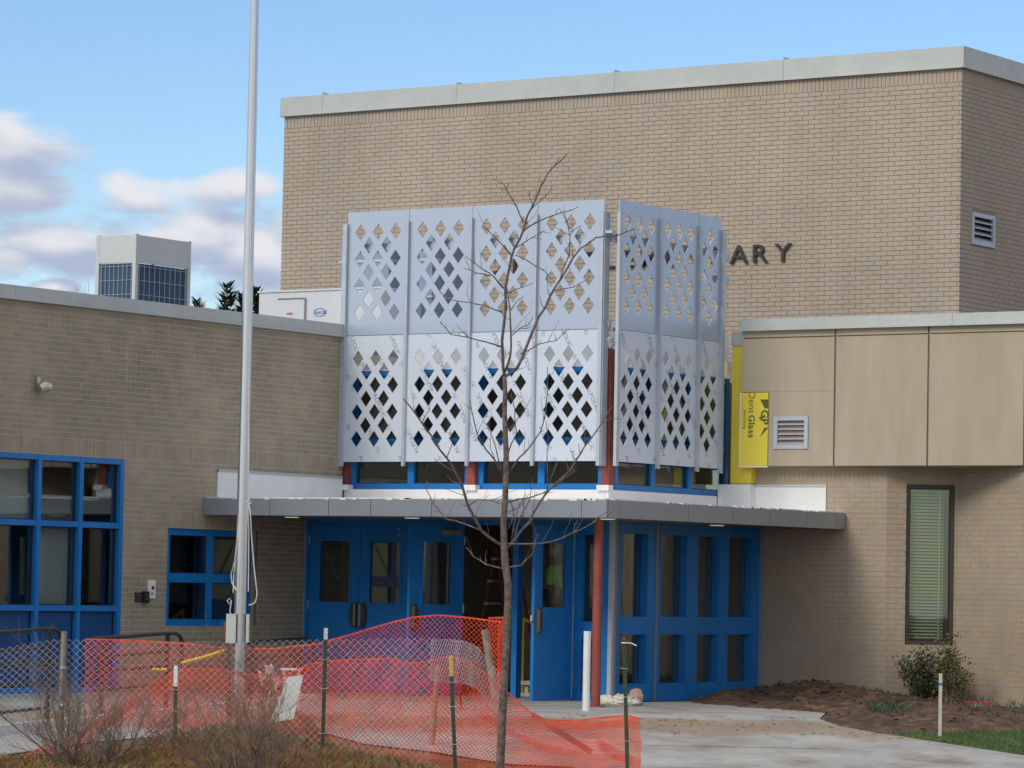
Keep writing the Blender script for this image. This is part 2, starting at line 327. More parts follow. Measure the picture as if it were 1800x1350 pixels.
# ------------------------------------------------------------------ brickwork
CH, CL, JT = .0677, .2032, .010
_brick_mesh = {}
def brick_mesh(m, U, Nn):
    k = (m.name, tuple(U), tuple(Nn))
    if k not in _brick_mesh:
        b = MB().obox(O_, U, Nn, -(CL-JT)/2, (CL-JT)/2, -.03, 0, -(CH-JT)/2, (CH-JT)/2, back=False)
        me = bpy.data.meshes.new('brick'); me.from_pydata(b.v, [], b.f); me.materials.append(m); _brick_mesh[k] = me
    return _brick_mesh[k]
def brick_face(root, part, O, U, Nn, W, z0, z1, mb_mat, bm_mat, openings=(), soldiers=(), zbrick=None, n_single=300, see=None, back=.2, phase=0., bl=.008, ub=(0, 0), ztop=None):
    """a wall (part of root) with its bricks as pieces of that wall; n_single of the ones that show largest are objects"""
    wall = MB()
    us = sorted({0, W, *[o[0] for o in openings], *[o[1] for o in openings]}); zs = sorted({z0, z1, *[o[2] for o in openings], *[o[3] for o in openings]})
    us = [min(max(u, ub[0]), W-ub[1]) for u in us if 0 <= u <= W]; zs = [z for z in zs if z0 <= z <= z1]
    for a, b in zip(us, us[1:]):
        run = None
        for c, d in zip(zs, zs[1:]):
            hole = any(o[0] < (a+b)/2 < o[1] and o[2] < (c+d)/2 < o[3] for o in openings)
            if hole:
                if run: wall.obox(O, U, Nn, a, b, -back, -bl, *run)
                run = None
            else: run = (run[0], d) if run else (c, d)
        if run: wall.obox(O, U, Nn, a, b, -back, -bl, *run)
    wp = wall.build(part, mb_mat, root)
    zb = z0 if zbrick is None else zbrick
    full = []; rest = MB()
    blocks = list(openings)+[(s[0], s[1], s[2], s[3]) for s in soldiers]
    zt_ = ztop or z1; rows = int((zt_-zb)/CH)
    for r in range(rows):
        c0 = zt_-(r+1)*CH+JT/2; c1 = c0+CH-JT
        if c0 < zb: break
        cuts = [(o[0], o[1]) for o in blocks if o[2] < c1-.004 and o[3] > c0+.004]
        iv = [(0, W)]
        for a, b in cuts:
            iv = [x for p, q in iv for x in ((p, min(q, a)), (max(p, b), q)) if x[1]-x[0] > .02]
        off = phase + (CL/2 if r % 2 else 0)
        for p, q in iv:
            k = math.floor((p-off)/CL)
            while off+k*CL < q:
                a = off+k*CL+JT/2; b = a+CL-JT; k += 1
                whole = a >= p and b <= q
                a2, b2 = max(a, p), min(b, q)
                if b2-a2 < .025: continue
                jit = random.uniform(-.0015, .0015)
                if whole: full.append(((a+b)/2, (c0+c1)/2, jit))
                else: rest.obox(O, U, Nn, a2, b2, -.03, jit, c0, c1, back=False)
    for u0, u1, s0, s1 in soldiers:
        n = int((u1-u0)/CH)
        for i in range(n):
            a = u0+(u1-u0)*i/n
            rest.obox(O, U, Nn, a+JT/2, a+(u1-u0)/n-JT/2, -.03, random.uniform(-.0015, .0015), s0+JT/2, s1-JT/2, back=False)
    sc = []
    for i, (u, z, j) in enumerate(full):
        P = O+U*u+V((0, 0, z)); px, py, d = proj(P)
        if -10 < px < 1810 and -10 < py < 1360 and (see is None or see(px, py)): sc.append((d, i))
    sc.sort(); single = {i for d, i in sc[:n_single]}
    me = brick_mesh(bm_mat, U, Nn); base = WL[wp.name]
    for i, (u, z, j) in enumerate(full):
        if i in single:
            o = bpy.data.objects.new('brick', me); link(o, wp); o.location = O+U*u+Nn*j+V((0, 0, z))-base
        else: rest.obox(O, U, Nn, u-(CL-JT)/2, u+(CL-JT)/2, -.03, j, z-(CH-JT)/2, z+(CH-JT)/2, back=False)
    if rest.v: rest.build('brickwork', bm_mat, wp, kind='stuff')
    return wp
def window(root, O, U, Nn, us, zs, fw=.06, depth=.1, inset=.05, m=None, gm=None, panel_rows=(), name='window', fd=.0, edge=None):
    """frame with mullions at us and rails at zs; a pane (or painted panel) in every light"""
    m = m or M_BLUE; gm = gm or M_GLASS; b = MB(); e = edge or fw
    for i, u in enumerate(us):
        w = e if i in (0, len(us)-1) else fw
        lo, hi = (u, u+w) if i == 0 else ((u-w, u) if i == len(us)-1 else (u-w/2, u+w/2))
        b.obox(O, U, Nn, lo, hi, -depth, fd, zs[0], zs[-1])
    for j, z in enumerate(zs):
        w = e if j in (0, len(zs)-1) else fw
        lo, hi = (z, z+w) if j == 0 else ((z-w, z) if j == len(zs)-1 else (z-w/2, z+w/2))
        for i in range(len(us)-1):
            a = us[i]+(e if i == 0 else fw/2); c = us[i+1]-(e if i == len(us)-2 else fw/2)
            b.obox(O, U, Nn, a, c, -depth+.004, fd-.004, lo, hi)
    f = b.build(name, m, root); gk = MB()
    for i in range(len(us)-1):
        for j in range(len(zs)-1):
            q = MB().obox(O, U, Nn, us[i]+.02, us[i+1]-.02, -inset-.008, -inset, zs[j]+.02, zs[j+1]-.02)
            a0 = us[i]+(e if i == 0 else fw/2); a1 = us[i+1]-(e if i == len(us)-2 else fw/2); b0 = zs[j]+(e if j == 0 else fw/2); b1 = zs[j+1]-(e if j == len(zs)-2 else fw/2); t = .012
            gk.obox(O, U, Nn, a0, a0+t, -inset, -inset+.012, b0, b1).obox(O, U, Nn, a1-t, a1, -inset, -inset+.012, b0, b1).obox(O, U, Nn, a0+t, a1-t, -inset, -inset+.011, b0, b0+t).obox(O, U, Nn, a0+t, a1-t, -inset, -inset+.011, b1-t, b1)
            if j in panel_rows: q.build('spandrel_panel', M_BLUED, f)
            else: q.build('pane', gm, f)
    gk.build('gasket', M_BLACK, f)
    return f
def coping(root, O, U, Nn, u0, u1, z0, z1, joints, out=.05, back=.35, clips=True):
    js = [u0]+list(joints)+[u1]; first = None
    for i, (a, b) in enumerate(zip(js, js[1:])):
        q = MB().obox(O, U, Nn, a+(.002 if i else 0), b-.002, -back, out, z0, z1)
        q.obox(O, U, Nn, a+(.002 if i else 0), b-.002, -.02, out+.018, z0-.012, z0+.012)
        o = q.build('coping', M_COPE, root)
        if clips and i: MB().obox(O, U, Nn, a-.012, a+.012, -.1, out+.003, z1-.02, z1+.035).build('coping_clip', M_COPE, root)

# ================================================================== SETTING: ground
def struct(mb, name, m, **k): return mb.build(name, m, None, origin=(0, 0, 0), kind='structure', **k)
def st(s, t): return CAM.x+FH.x*s+RH.x*t, CAM.y+FH.y*s+RH.y*t
g = MB(); sl_ = [-300, -60, -10, 8.5, 20, 28, 31, 33, 33.5]+[34+.5*i for i in range(14)]+[42, 50, 70, 120, 400, 3000]; tl = [-3000, -400, -60, -20, -10, -6, -3, 0, 3, 6, 10, 20, 60, 400, 3000]
for s in sl_:
    for t in tl:
        x, y = st(s, t); g.v.append((x, y, gz(x, y)-.012))
nt_ = len(tl)
g.f = [(i*nt_+j, i*nt_+j+1, (i+1)*nt_+j+1, (i+1)*nt_+j) for i in range(len(sl_)-1) for j in range(nt_-1)]
struct(g, 'ground', M_GROUND)
def drape(poly, lift):
    bm = bmesh.new(); vs = [bm.verts.new((p[0], p[1], 0)) for p in poly]; bm.faces.new(vs)
    for k in range(28):
        s = 27+.5*k; x, y = st(s, 0)
        bmesh.ops.bisect_plane(bm, geom=bm.verts[:]+bm.edges[:]+bm.faces[:], plane_co=(x, y, 0), plane_no=FH)
    bmesh.ops.triangulate(bm, faces=bm.faces[:])
    bm.verts.index_update(); mb = MB()
    mb.v = [(v.co.x, v.co.y, gz(v.co.x, v.co.y)+lift) for v in bm.verts]; mb.f = [tuple(v.index for v in f.verts) for f in bm.faces]; bm.free(); return mb
wk = [(-.15, .1), (5.0, .1), (5.0, 1.6)] + [tuple(gpx(*q)[:2]) for q in ((1215, 1234), (1300, 1242), (1400, 1249), (1452, 1254), (1441, 1265), (1475, 1277), (1540, 1289), (1620, 1299), (1700, 1311), (1800, 1327), (1900, 1346))]
a, b = st(26, 7.0); wk += [(a, b)]; a, b = st(26, .8); wk += [(a, b)]
wk += [tuple(gpx(*q)[:2]) for q in ((1010, 1349), (900, 1344), (760, 1322), (640, 1308), (575, 1290), (480, 1286), (330, 1291), (160, 1305))]
wk += [(4.2, -13.5), (-.15, -13.5)]
struct(drape(wk, .004), 'walkway', M_CONC)
# control joints sawn across the walkway
for k, s in enumerate((35.4, 37.0, 40.6, 42.4)):
    jm = MB(); A = [st(s-.008, t) for t in (1.0, 3.5)]; B = [st(s+.008, t) for t in (1.0, 3.5)]
    jm.quad(*[(p[0], p[1], gz(*p)+.007) for p in (A[0], A[1], B[1], B[0])]); jm.build('joint', M_EJ, bpy.data.objects['walkway'])
dw = MB(); dv = [(x, y, gz(x, y)+.01) for x, y in (st(-40, -40), st(-40, 40), st(8.5, 40), st(28, 40), st(28, -40), st(8.5, -40))]  # unseen pale ground added around the camera to bounce light under the canopy
dw.v = dv; dw.f = [(0, 1, 2, 5), (5, 2, 3, 4)]; struct(dw, 'bounce_ground', mat('pale_bounce_ground', (.34, .33, .31), .9, var=.1))
lawn = [tuple(gpx(*q)[:2]) for q in ((1560, 1291), (1620, 1301), (1700, 1313), (1800, 1329), (1900, 1348), (1960, 1320), (1900, 1283), (1800, 1284), (1680, 1287))]
struct(drape(lawn, .008), 'lawn', M_LAWN)
# concrete ramp beside the classroom wing
rp = MB()
for i in range(12):
    y0, y1 = -13+i*.75, -13+(i+1)*.75; za, zb = -.42+.045*i*.75, -.42+.045*(i+1)*.75
    rp.add([(1.2, y0, za), (3.1, y0, za), (3.1, y1, zb), (1.2, y1, zb), (1.2, y0, -.6), (3.1, y0, -.6), (3.1, y1, -.6), (1.2, y1, -.6)], [(0, 1, 2, 3), (1, 5, 6, 2), (0, 3, 7, 4), (0, 4, 5, 1), (2, 6, 7, 3)])
    rp.add([(3.1, y0, za+.12), (3.25, y0, za+.12), (3.25, y1, zb+.12), (3.1, y1, zb+.12), (3.1, y0, -.6), (3.25, y0, -.6), (3.25, y1, -.6), (3.1, y1, -.6)], [(0, 1, 2, 3), (1, 5, 6, 2), (0, 3, 7, 4), (0, 4, 5, 1), (2, 6, 7, 3)])
struct(rp, 'ramp', mat('pale_ramp_concrete', (.60, .59, .57), .8, var=.08, scale=1.5))

# ================================================================== CLASSROOM WING (runs along Y at X = 0)
cw = thing('classroom_wing', 'low brown brick wing with blue framed windows beside the entrance canopy', 'building', (0, -3, 0))
OL = V((0, -8, 0)); yl = lambda y: y+8
YE = .72
brick_face(cw, 'wall', OL, Y_, X_, yl(YE), -.55, 4.65, M_MORT2, M_BRICK2,
           openings=[(yl(-7.3), yl(-3.70), .02, 2.85), (yl(-2.845), yl(-1.06), .82, 2.035), (yl(-3.70), yl(-3.685), 2.85, 4.65)],
           soldiers=[(yl(-8), yl(-3.70), 2.855, 3.058), (yl(-3.685), yl(YE), 2.855, 3.058), (yl(-2.95), yl(-.95), 2.0426, 2.2457)], see=lambda px, py: 500 < py < 1105 and px < 520, bl=.002, ztop=4.683)
MB().obox(OL, Y_, X_, yl(-3.70), yl(-3.685), -.2, -.003, 2.85, 4.65).build('sealant_joint', M_MORT2, cw)
coping(cw, OL, Y_, X_, 0, yl(YE)-.002, 4.652, 4.808, (yl(-5.8), yl(-2.75)), clips=False)
wb = window(cw, OL, Y_, X_, [yl(y) for y in (-7.3, -6.72, -5.98, -5.23, -4.48, -3.70)], [.02, 1.03, 2.035, 2.85], fw=.068, depth=.12, inset=.07, panel_rows=(0,))
ws = window(cw, OL, Y_, X_, [yl(y) for y in (-2.845, -1.97, -1.13)], [.82, 1.42, 2.035], fw=.115, depth=.1, inset=.06, edge=.085, fd=-.03)
MB().obox(OL, Y_, X_, yl(-1.128), yl(-1.062), -.12, -.02, .82, 2.033).build('jamb_strip', M_MORT3, cw)
# behind the panes: room, pale sheets and band in place of glass reflections
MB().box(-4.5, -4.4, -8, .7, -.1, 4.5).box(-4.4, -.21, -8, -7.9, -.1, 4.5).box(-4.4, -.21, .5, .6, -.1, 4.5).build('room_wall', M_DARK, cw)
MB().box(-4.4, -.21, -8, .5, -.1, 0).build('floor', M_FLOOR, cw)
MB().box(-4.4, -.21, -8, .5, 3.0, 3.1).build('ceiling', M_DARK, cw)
for y0, y1, z0, z1 in ((-5.95, -5.27, 2.05, 2.83), (-5.19, -4.52, 1.05, 2.0)):
    MB().box(-.17, -.155, y0, y1, z0, z1).build('pane_reflection', M_REFLECT, cw)  # pale sheets stand in for reflections on the glass
MB().box(-.75, -.35, -5.95, -3.75, 2.34, 2.385).build('reflected_band', M_WPAINT, cw)  # white band and grey block below imitate a roofline mirrored in the panes
MB().box(-.8, -.76, -5.95, -3.75, 2.06, 2.34).build('reflected_block', M_HVAC, cw)
MB().box(-14, -.2, -14, 7.9, 4.45, 4.6).box(-14, -.2, -14, -8.0, -.5, 4.45).box(-.2, 0, -14, -8.0, -.5, 4.65).box(-14, -4.5, -8.0, 7.9, -.5, 4.45).build('roof', M_DUCT, cw)
lampb = MB().obox(OL, Y_, X_, yl(-5.36), yl(-5.30), 0, .03, 3.6, 3.76)
P = V((0, -5.33, 3.64)); lampb.tube([P, P+V((.10, 0, 0)), P+V((.14, .0, -.01))], .018, 8)
lampb.tube([P+V((.10, -.07, -.02)), P+V((.115, -.02, 0)), P+V((.125, .03, .0)), P+V((.13, .075, .005))], [.05, .072, .07, .055], 12)
wl_ = lampb.build('wall_lamp', M_CHROME, None, label='small round bronze flood lamp high on the brown brick wing', cat='wall lamp'); smooth_by_angle(wl_)
it = thing('door_intercom', 'white intercom plate with round button on brown brick between the blue windows', 'intercom', (0, -3.16, 1.16))
MB().obox(OL, Y_, X_, yl(-3.21), yl(-3.09), 0, .03, 1.16, 1.385).build('plate', M_WPAINT, it)
MB().tube([(.028, -3.15, 1.29), (.045, -3.15, 1.29)], .02, 12).build('button', M_BLACK, it)
MB().obox(OL, Y_, X_, yl(-3.19), yl(-3.12), .0, .034, 1.20, 1.235).build('speaker_grille', M_GALV, it)
for y0, y1, z0, z1, d, lab in ((-3.45, -3.345, 1.11, 1.23, .02, 'flat dark grey box on brown brick, farther from the white intercom'), (-3.32, -3.225, 1.10, 1.245, .05, 'deep black card reader box touching the white intercom plate')):
    q = thing('reader_box', lab, 'control box', (0, (y0+y1)/2, z0)); MB().obox(OL, Y_, X_, yl(y0), yl(y1), 0, d, z0, z1).build('case', M_BLACK if d > .03 else M_BRONZE, q)
    MB().obox(OL, Y_, X_, yl(y0+.02), yl(y1-.02), d, d+.006, z0+.03, z1-.02).build('face', M_BRONZE, q)

# ================================================================== GYMNASIUM BLOCK (behind, front at Y = 8)
gb = thing('gymnasium_block', 'tall tan brick block with pale metal coping rising behind the entrance', 'building', (0, 8, 0))
OG = V((-6.787, 8, 0)); WG = 12.13
brick_face(gb, 'wall', OG, X_, -Y_, WG, -.3, 8.86, M_MORT, M_BRICK, soldiers=[(0, WG, 8.655, 8.86)], zbrick=4.3, back=.25, ub=(0, .025), bl=.006,
           see=lambda px, py: py < 340 and px > 1000 or px > 1300, n_single=240)
OS = V((5.343, 8, 0))
lv0, lv1, lz0, lz1 = .35, 1.07, 6.38, 6.84
brick_face(gb, 'side_wall', OS, Y_, X_, 8, -.3, 8.86, M_MORT, M_BRICK, openings=[(lv0, lv1, lz0, lz1)], soldiers=[(0, 8, 8.655, 8.86)], zbrick=4.3, n_single=60, phase=.05, ub=(.035, 0), bl=.004)
coping(gb, OG, X_, -Y_, -.05, WG+.05, 8.862, 9.158, [onY(px, 150, 8).x+6.787 for px in (571, 806, 1083, 1380)], out=.052)
coping(gb, OS, Y_, X_, -.048, 8, 8.862, 9.158, (3.0,), out=.05, clips=False)
MB().box(-6.75, 5.13, 8.26, 15.9, 8.7, 8.8).box(-6.787, -6.6, 8.25, 16, -.3, 8.86).box(-6.787, 5.343, 16, 16.2, -.3, 8.86).build('roof', M_DUCT, gb)
def louver(root, O, U, Nn, u0, u1, z0, z1, n, m, fw=.05):
    b = MB().obox(O, U, Nn, u0, u0+fw, -.02, .02, z0, z1).obox(O, U, Nn, u1-fw, u1, -.02, .02, z0, z1).obox(O, U, Nn, u0+fw, u1-fw, -.02, .018, z0, z0+fw).obox(O, U, Nn, u0+fw, u1-fw, -.02, .018, z1-fw, z1)
    f = b.build('louver', m, root)
    MB().obox(O, U, Nn, u0+fw, u1-fw, -.09, -.085, z0+fw, z1-fw).build('louver_back', M_BLACK, f)
    h = (z1-z0-2*fw)/n
    for i in range(n):
        z = z0+fw+i*h
        P = [O+U*u+Nn*d+V((0, 0, zz)) for u in (u0+fw, u1-fw) for d, zz in ((.008, z+.004), (-.07, z+h*.75), (-.07, z+h*.75+.006), (.008, z+.012+.004))]
        MB().add(P, [(0, 1, 2, 3), (4, 7, 6, 5), (0, 4, 5, 1), (3, 2, 6, 7), (0, 3, 7, 4)]).build('slat', m, f)
    return f
louver(gb, OS, Y_, X_, lv0, lv1, lz0, lz1, 4, M_GALV, .06)
# raised letters: only those the photograph shows any of
def wall_letters(word, xs, z, h):
    for ch, xc in zip(word, xs):
        mb = MB(); vs, fs, w = glyph(ch, .006); sz = h/.73
        text_onto(mb, ch, V((xc-(w-.05)*sz*1.18/2, 7.985, z)), X_*1.18, Z_, -Y_, sz, .006, depth=.03); mb.build('wall_letter', M_LETTER, gb)
wall_letters('ELEMENTARY', (-.86, -.53, -.19, .18, .55, .92, 1.30, 1.745, 2.095, 2.49), 6.195, .28)
wall_letters('ON', (-2.63, -2.13), 6.18, .28)

# ================================================================== OFFICE WING (right, front along X)
ow = thing('office_wing', 'one storey wing with tan stucco upper band over brick and a tall narrow window', 'building', (7, 3.6, 0))
YB, YEI = 3.57, 3.35
OB = V((4.62, YB, 0))
brick_face(ow, 'wall', OB, X_, -Y_, 1.98, -.2, 3.03, M_MORT3, M_BRICK3, soldiers=[(0, 1.98, 2.825, 3.03)], bl=.003, n_single=110, see=lambda px, py: px > 1340 and py > 900)
A, B, C2 = V((6.6, YB, 0)), V((7.33, 4.15, 0)), V((9.2, 3.14, 0))
uAB = (B-A).normalized(); nAB = V((uAB.y, -uAB.x, 0)); lAB = (B-A).length
uBC = (C2-B).normalized(); nBC = V((uBC.y, -uBC.x, 0)); lBC = (C2-B).length
def along(px, py, P0, u_, n_):   # parameter along a vertical wall through P0
    d = ray(px, py); t = (P0-CAM).dot(n_)/d.dot(n_); return (CAM+d*t-P0).dot(u_), (CAM+d*t).z
w0, wz1 = along(1594, 851, A, uAB, nAB); w1, _ = along(1679, 851, A, uAB, nAB); _, wz0 = along(1594, 1133, A, uAB, nAB); w1 = min(w1, lAB-.03)
brick_face(ow, 'angled_wall', A, uAB, nAB, lAB, -.2, 3.03, M_MORT3, M_BRICK3, openings=[(w0, w1, wz0, wz1)], bl=.003, n_single=40, phase=.04)
brick_face(ow, 'splayed_wall', B, uBC, nBC, lBC, -.2, 3.03, M_MORT3, M_BRICK3, bl=.003, n_single=150, phase=.09)
fw_ = window(ow, A, uAB, nAB, [w0, w1], [wz0, wz1], depth=.14, inset=.06, m=M_BRONZE, gm=M_GLASSB, edge=.05, fd=-.03)
nsl = 46
for i in range(nsl):
    z = wz0+.08+(wz1-wz0-.18)*i/(nsl-1)
    P = [A+uAB*u+nAB*d+V((0, 0, zz)) for u in (w0+.06, w1-.12) for d, zz in ((-.10, z), (-.125, z+.022), (-.125, z+.025), (-.10, z+.003))]
    MB().add(P, [(0, 1, 2, 3), (4, 7, 6, 5), (0, 4, 5, 1), (3, 2, 6, 7), (0, 3, 7, 4)]).build('blind_slat', M_SLAT, fw_)
MB().obox(A, uAB, nAB, w1-.19, w1-.165, -.097, -.09, wz0+.06, wz1-.06).build('blind_cord_strip', M_SLAT, fw_)
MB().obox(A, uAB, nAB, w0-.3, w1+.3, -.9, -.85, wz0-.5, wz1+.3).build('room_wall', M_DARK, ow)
# stucco band: backing and separate panels with open joints
EX0 = 4.55; ej = [EX0, 5.94, 7.29, 8.64, 9.99]
MB().box(EX0+.004, 11.3, YEI+.02, YEI+1.2, 3.036, 4.80).build('stucco_backing', M_EJ, ow)
MB().box(EX0+.03, 11.3, YEI+.05, YEI+1.2, 3.02, 3.033).build('stucco_soffit', M_EIFS, ow)
LX0, LX1, LZ0, LZ1 = 5.05, 5.56, 3.25, 3.675
for i, (a, b) in enumerate(zip(ej, ej[1:]+[11.3])):
    a2, b2 = a+(.014 if i else 0), b-.014
    MB().box(a2, b2, YEI, YEI+.05, 4.715, 4.805).build('stucco_panel', M_EIFS, ow)
    q = MB()
    if i == 0:
        q.box(a2, b2, YEI, YEI+.05, 4.00, 4.70).box(4.965, LX0, YEI, YEI+.05, 3.03, 3.998).box(LX1, b2, YEI, YEI+.05, 3.03, 3.998)
        q.box(LX0, LX1, YEI+.001, YEI+.05, 3.03, LZ0).box(LX0, LX1, YEI+.001, YEI+.05, LZ1, 3.998)
    else: q.box(a2, b2, YEI, YEI+.05, 3.03, 4.70)
    q.build('stucco_panel', M_EIFS, ow)
coping(ow, V((EX0, YEI, 0)), X_, -Y_, -.02, 6.75, 4.81, 4.955, (3.1,), out=.06, clips=False)
MB().box(EX0, 11.3, YEI+.36, 7.7, 4.55, 4.65).box(11.1, 11.3, 3.1, 7.7, -.2, 4.55).build('roof', M_DUCT, ow)
MB().box(9.1, 11.3, 3.16, 3.35, -.2, 3.02).build('end_wall', M_BRICK3, ow)
louver(ow, V((0, YEI, 0)), X_, -Y_, LX0, LX1, LZ0, LZ1, 5, M_GALV, .055)
yb_ = MB().box(EX0-.01, 4.955, YEI-.006, YEI+.03, 3.025, 3.99).build('sheathing_board', M_YEL, ow)
MB().box(EX0-.022, EX0-.0105, YEI-.008, YEI+.03, 3.02, 3.995).box(EX0-.01, 4.955, YEI-.0075, YEI+.03, 3.01, 3.0245).build('board_edge', M_WPAINT, yb_)
ink = MB()
text_onto(ink, 'Dens', V((4.665, YEI-.0075, 4.005)), -Z_, X_, -Y_, .135, 0, ok=lambda p: p.z < 3.985)
text_onto(ink, 'Glass', V((4.665, YEI-.0075, 3.70)), -Z_, X_, -Y_, .135, .022)
text_onto(ink, 'Sheathing', V((4.585, YEI-.0075, 3.77)), -Z_, X_, -Y_, .065)
tri = [V((4.955, YEI-.0072, 3.90)), V((4.835, YEI-.0072, 3.90)), V((4.905, YEI-.0072, 3.78)), V((4.955, YEI-.0072, 3.78))]
ink.quad(tri[0], tri[1], tri[2], tri[3])
t2 = [V((4.955, YEI-.0072, 3.53)), V((4.905, YEI-.0072, 3.53)), V((4.835, YEI-.0072, 3.40)), V((4.955, YEI-.0072, 3.52))]
ink.quad(*t2)
text_onto(ink, 'GP', V((4.855, YEI-.0078, 3.765)), -Z_, X_, -Y_, .155, .03, ok=None)
ink.quad(*[V((4.845+dx, YEI-.0072, 3.655+dz)) for dx, dz in ((-.03, 0), (0, .02), (.03, 0), (0, -.02))])
ink.build('board_print', M_YINK, yb_, kind='stuff')
ys_ = MB().box(4.34, 4.545, 3.45, 3.90, 2.80, 4.62).build('yellow_sheathing', M_YEL, ow)
MB().box(4.546, 4.66, 3.44, 3.80, 2.80, 3.018).build('yellow_return', M_YEL, ow)
MB().box(4.33, 4.546, 3.43, 3.9, 4.621, 4.80).build('pale_cap', M_COPE, ow)

# ================================================================== ENTRANCE CANOPY
XC, YC, CZ0, CZ1 = 6.01, -2.17, 2.213, 2.422
cn = thing('entrance_canopy', 'flat entrance canopy with grey metal fascia wrapping the corner above the blue doors', 'canopy', (3, -1, 2.2))
MB().box(.004, XC-.03, YC+.03, 3.56, 2.235, 2.40).build('roof_deck', M_DARK, cn)
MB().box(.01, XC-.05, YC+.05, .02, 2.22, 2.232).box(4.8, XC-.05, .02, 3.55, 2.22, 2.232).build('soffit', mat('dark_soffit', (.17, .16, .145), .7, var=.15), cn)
fx = [.003, 1.06, 1.97, 2.61, 3.52, 4.85, 5.66, XC]
for a, b in zip(fx, fx[1:]): MB().box(a+.004, b-.004, YC, YC+.028, CZ0, CZ1).build('fascia_panel', M_FASC, cn)
fy = [YC+.03, -1.88, -.35, .71, 1.63, 2.55, 3.31, 3.565]
for a, b in zip(fy, fy[1:]): MB().box(XC-.028, XC, a+.004, b-.004, CZ0, CZ1).build('fascia_panel', M_FASC, cn)
MB().box(.004, XC-.05, YC+.045, .8, 2.401, 2.437).box(4.16, XC-.05, .8, 3.56, 2.401, 2.437).build('membrane', M_WHITE, cn)
# torn white membrane edge hanging over the fascia
rg = MB(); random.seed(3)
for k in range(46):
    if k % 2: x = random.uniform(.1, 5.9); rg.box(x, x+random.uniform(.02, .12), YC-.004, YC+.05, CZ1-random.uniform(.004, .014), CZ1+.012)
    else: y = random.uniform(-2.1, 3.4); rg.box(XC-.05, XC+.004, y, y+random.uniform(.02, .1), CZ1-random.uniform(.003, .014), CZ1+.010)
rg.build('membrane_edge', M_WHITE, cn, kind='stuff')
# upstands on both brick walls and round the tower foot
fl = MB().box(.002, .022, -1.91, .70, 2.437, 2.785).build('wall_flashing', M_WHITE, cn)
MB().box(.002, .03, -1.91, .69, 2.765, 2.80).build('termination_bar', M_COPE, fl)
fl = MB().box(4.17, 4.66, 3.415, 3.44, 2.437, 2.79).box(4.66, 5.72, YB-.022, YB-.002, 2.437, 2.79).box(4.64, 4.66, 3.44, YB-.022, 2.437, 2.79).build('wall_flashing', M_WHITE, cn)
MB().box(4.58, 5.70, YB-.032, YB-.0225, 2.762, 2.782).build('termination_bar', M_GALV, fl)
MB().box(.004, 4.10, .76, .835, 2.437, 2.632).box(4.105, 4.16, .76, 3.41, 2.437, 2.632).build('base_flashing', M_WHITE, cn)
for x, y in ((0.02, .76), (2.06, .76), (4.09, .77)): MB().box(x-.09, x+.09, y-.05, y+.06, 2.62, 2.69).build('flashing_boot', M_WHITE, cn)
for x, y in ((.92, -1.54), (2.80, -1.57), (5.74, -1.72), (5.41, 1.33)):
    d = MB().tube([(x, y, 2.222), (x, y, 2.205)], [.105, .095], 20).build('downlight', M_COPE, cn)
    MB().tube([(x, y, 2.206), (x, y, 2.201)], .088, 20).build('lens', M_LAMP, d)
cp = MB().tube([(5.57, -1.65, -.01), (5.57, -1.65, 2.23)], .056, 20).tube([(5.57, -1.65, 0), (5.57, -1.65, .015)], .12, 16).build('column', M_RED, cn); smooth_by_angle(cp)

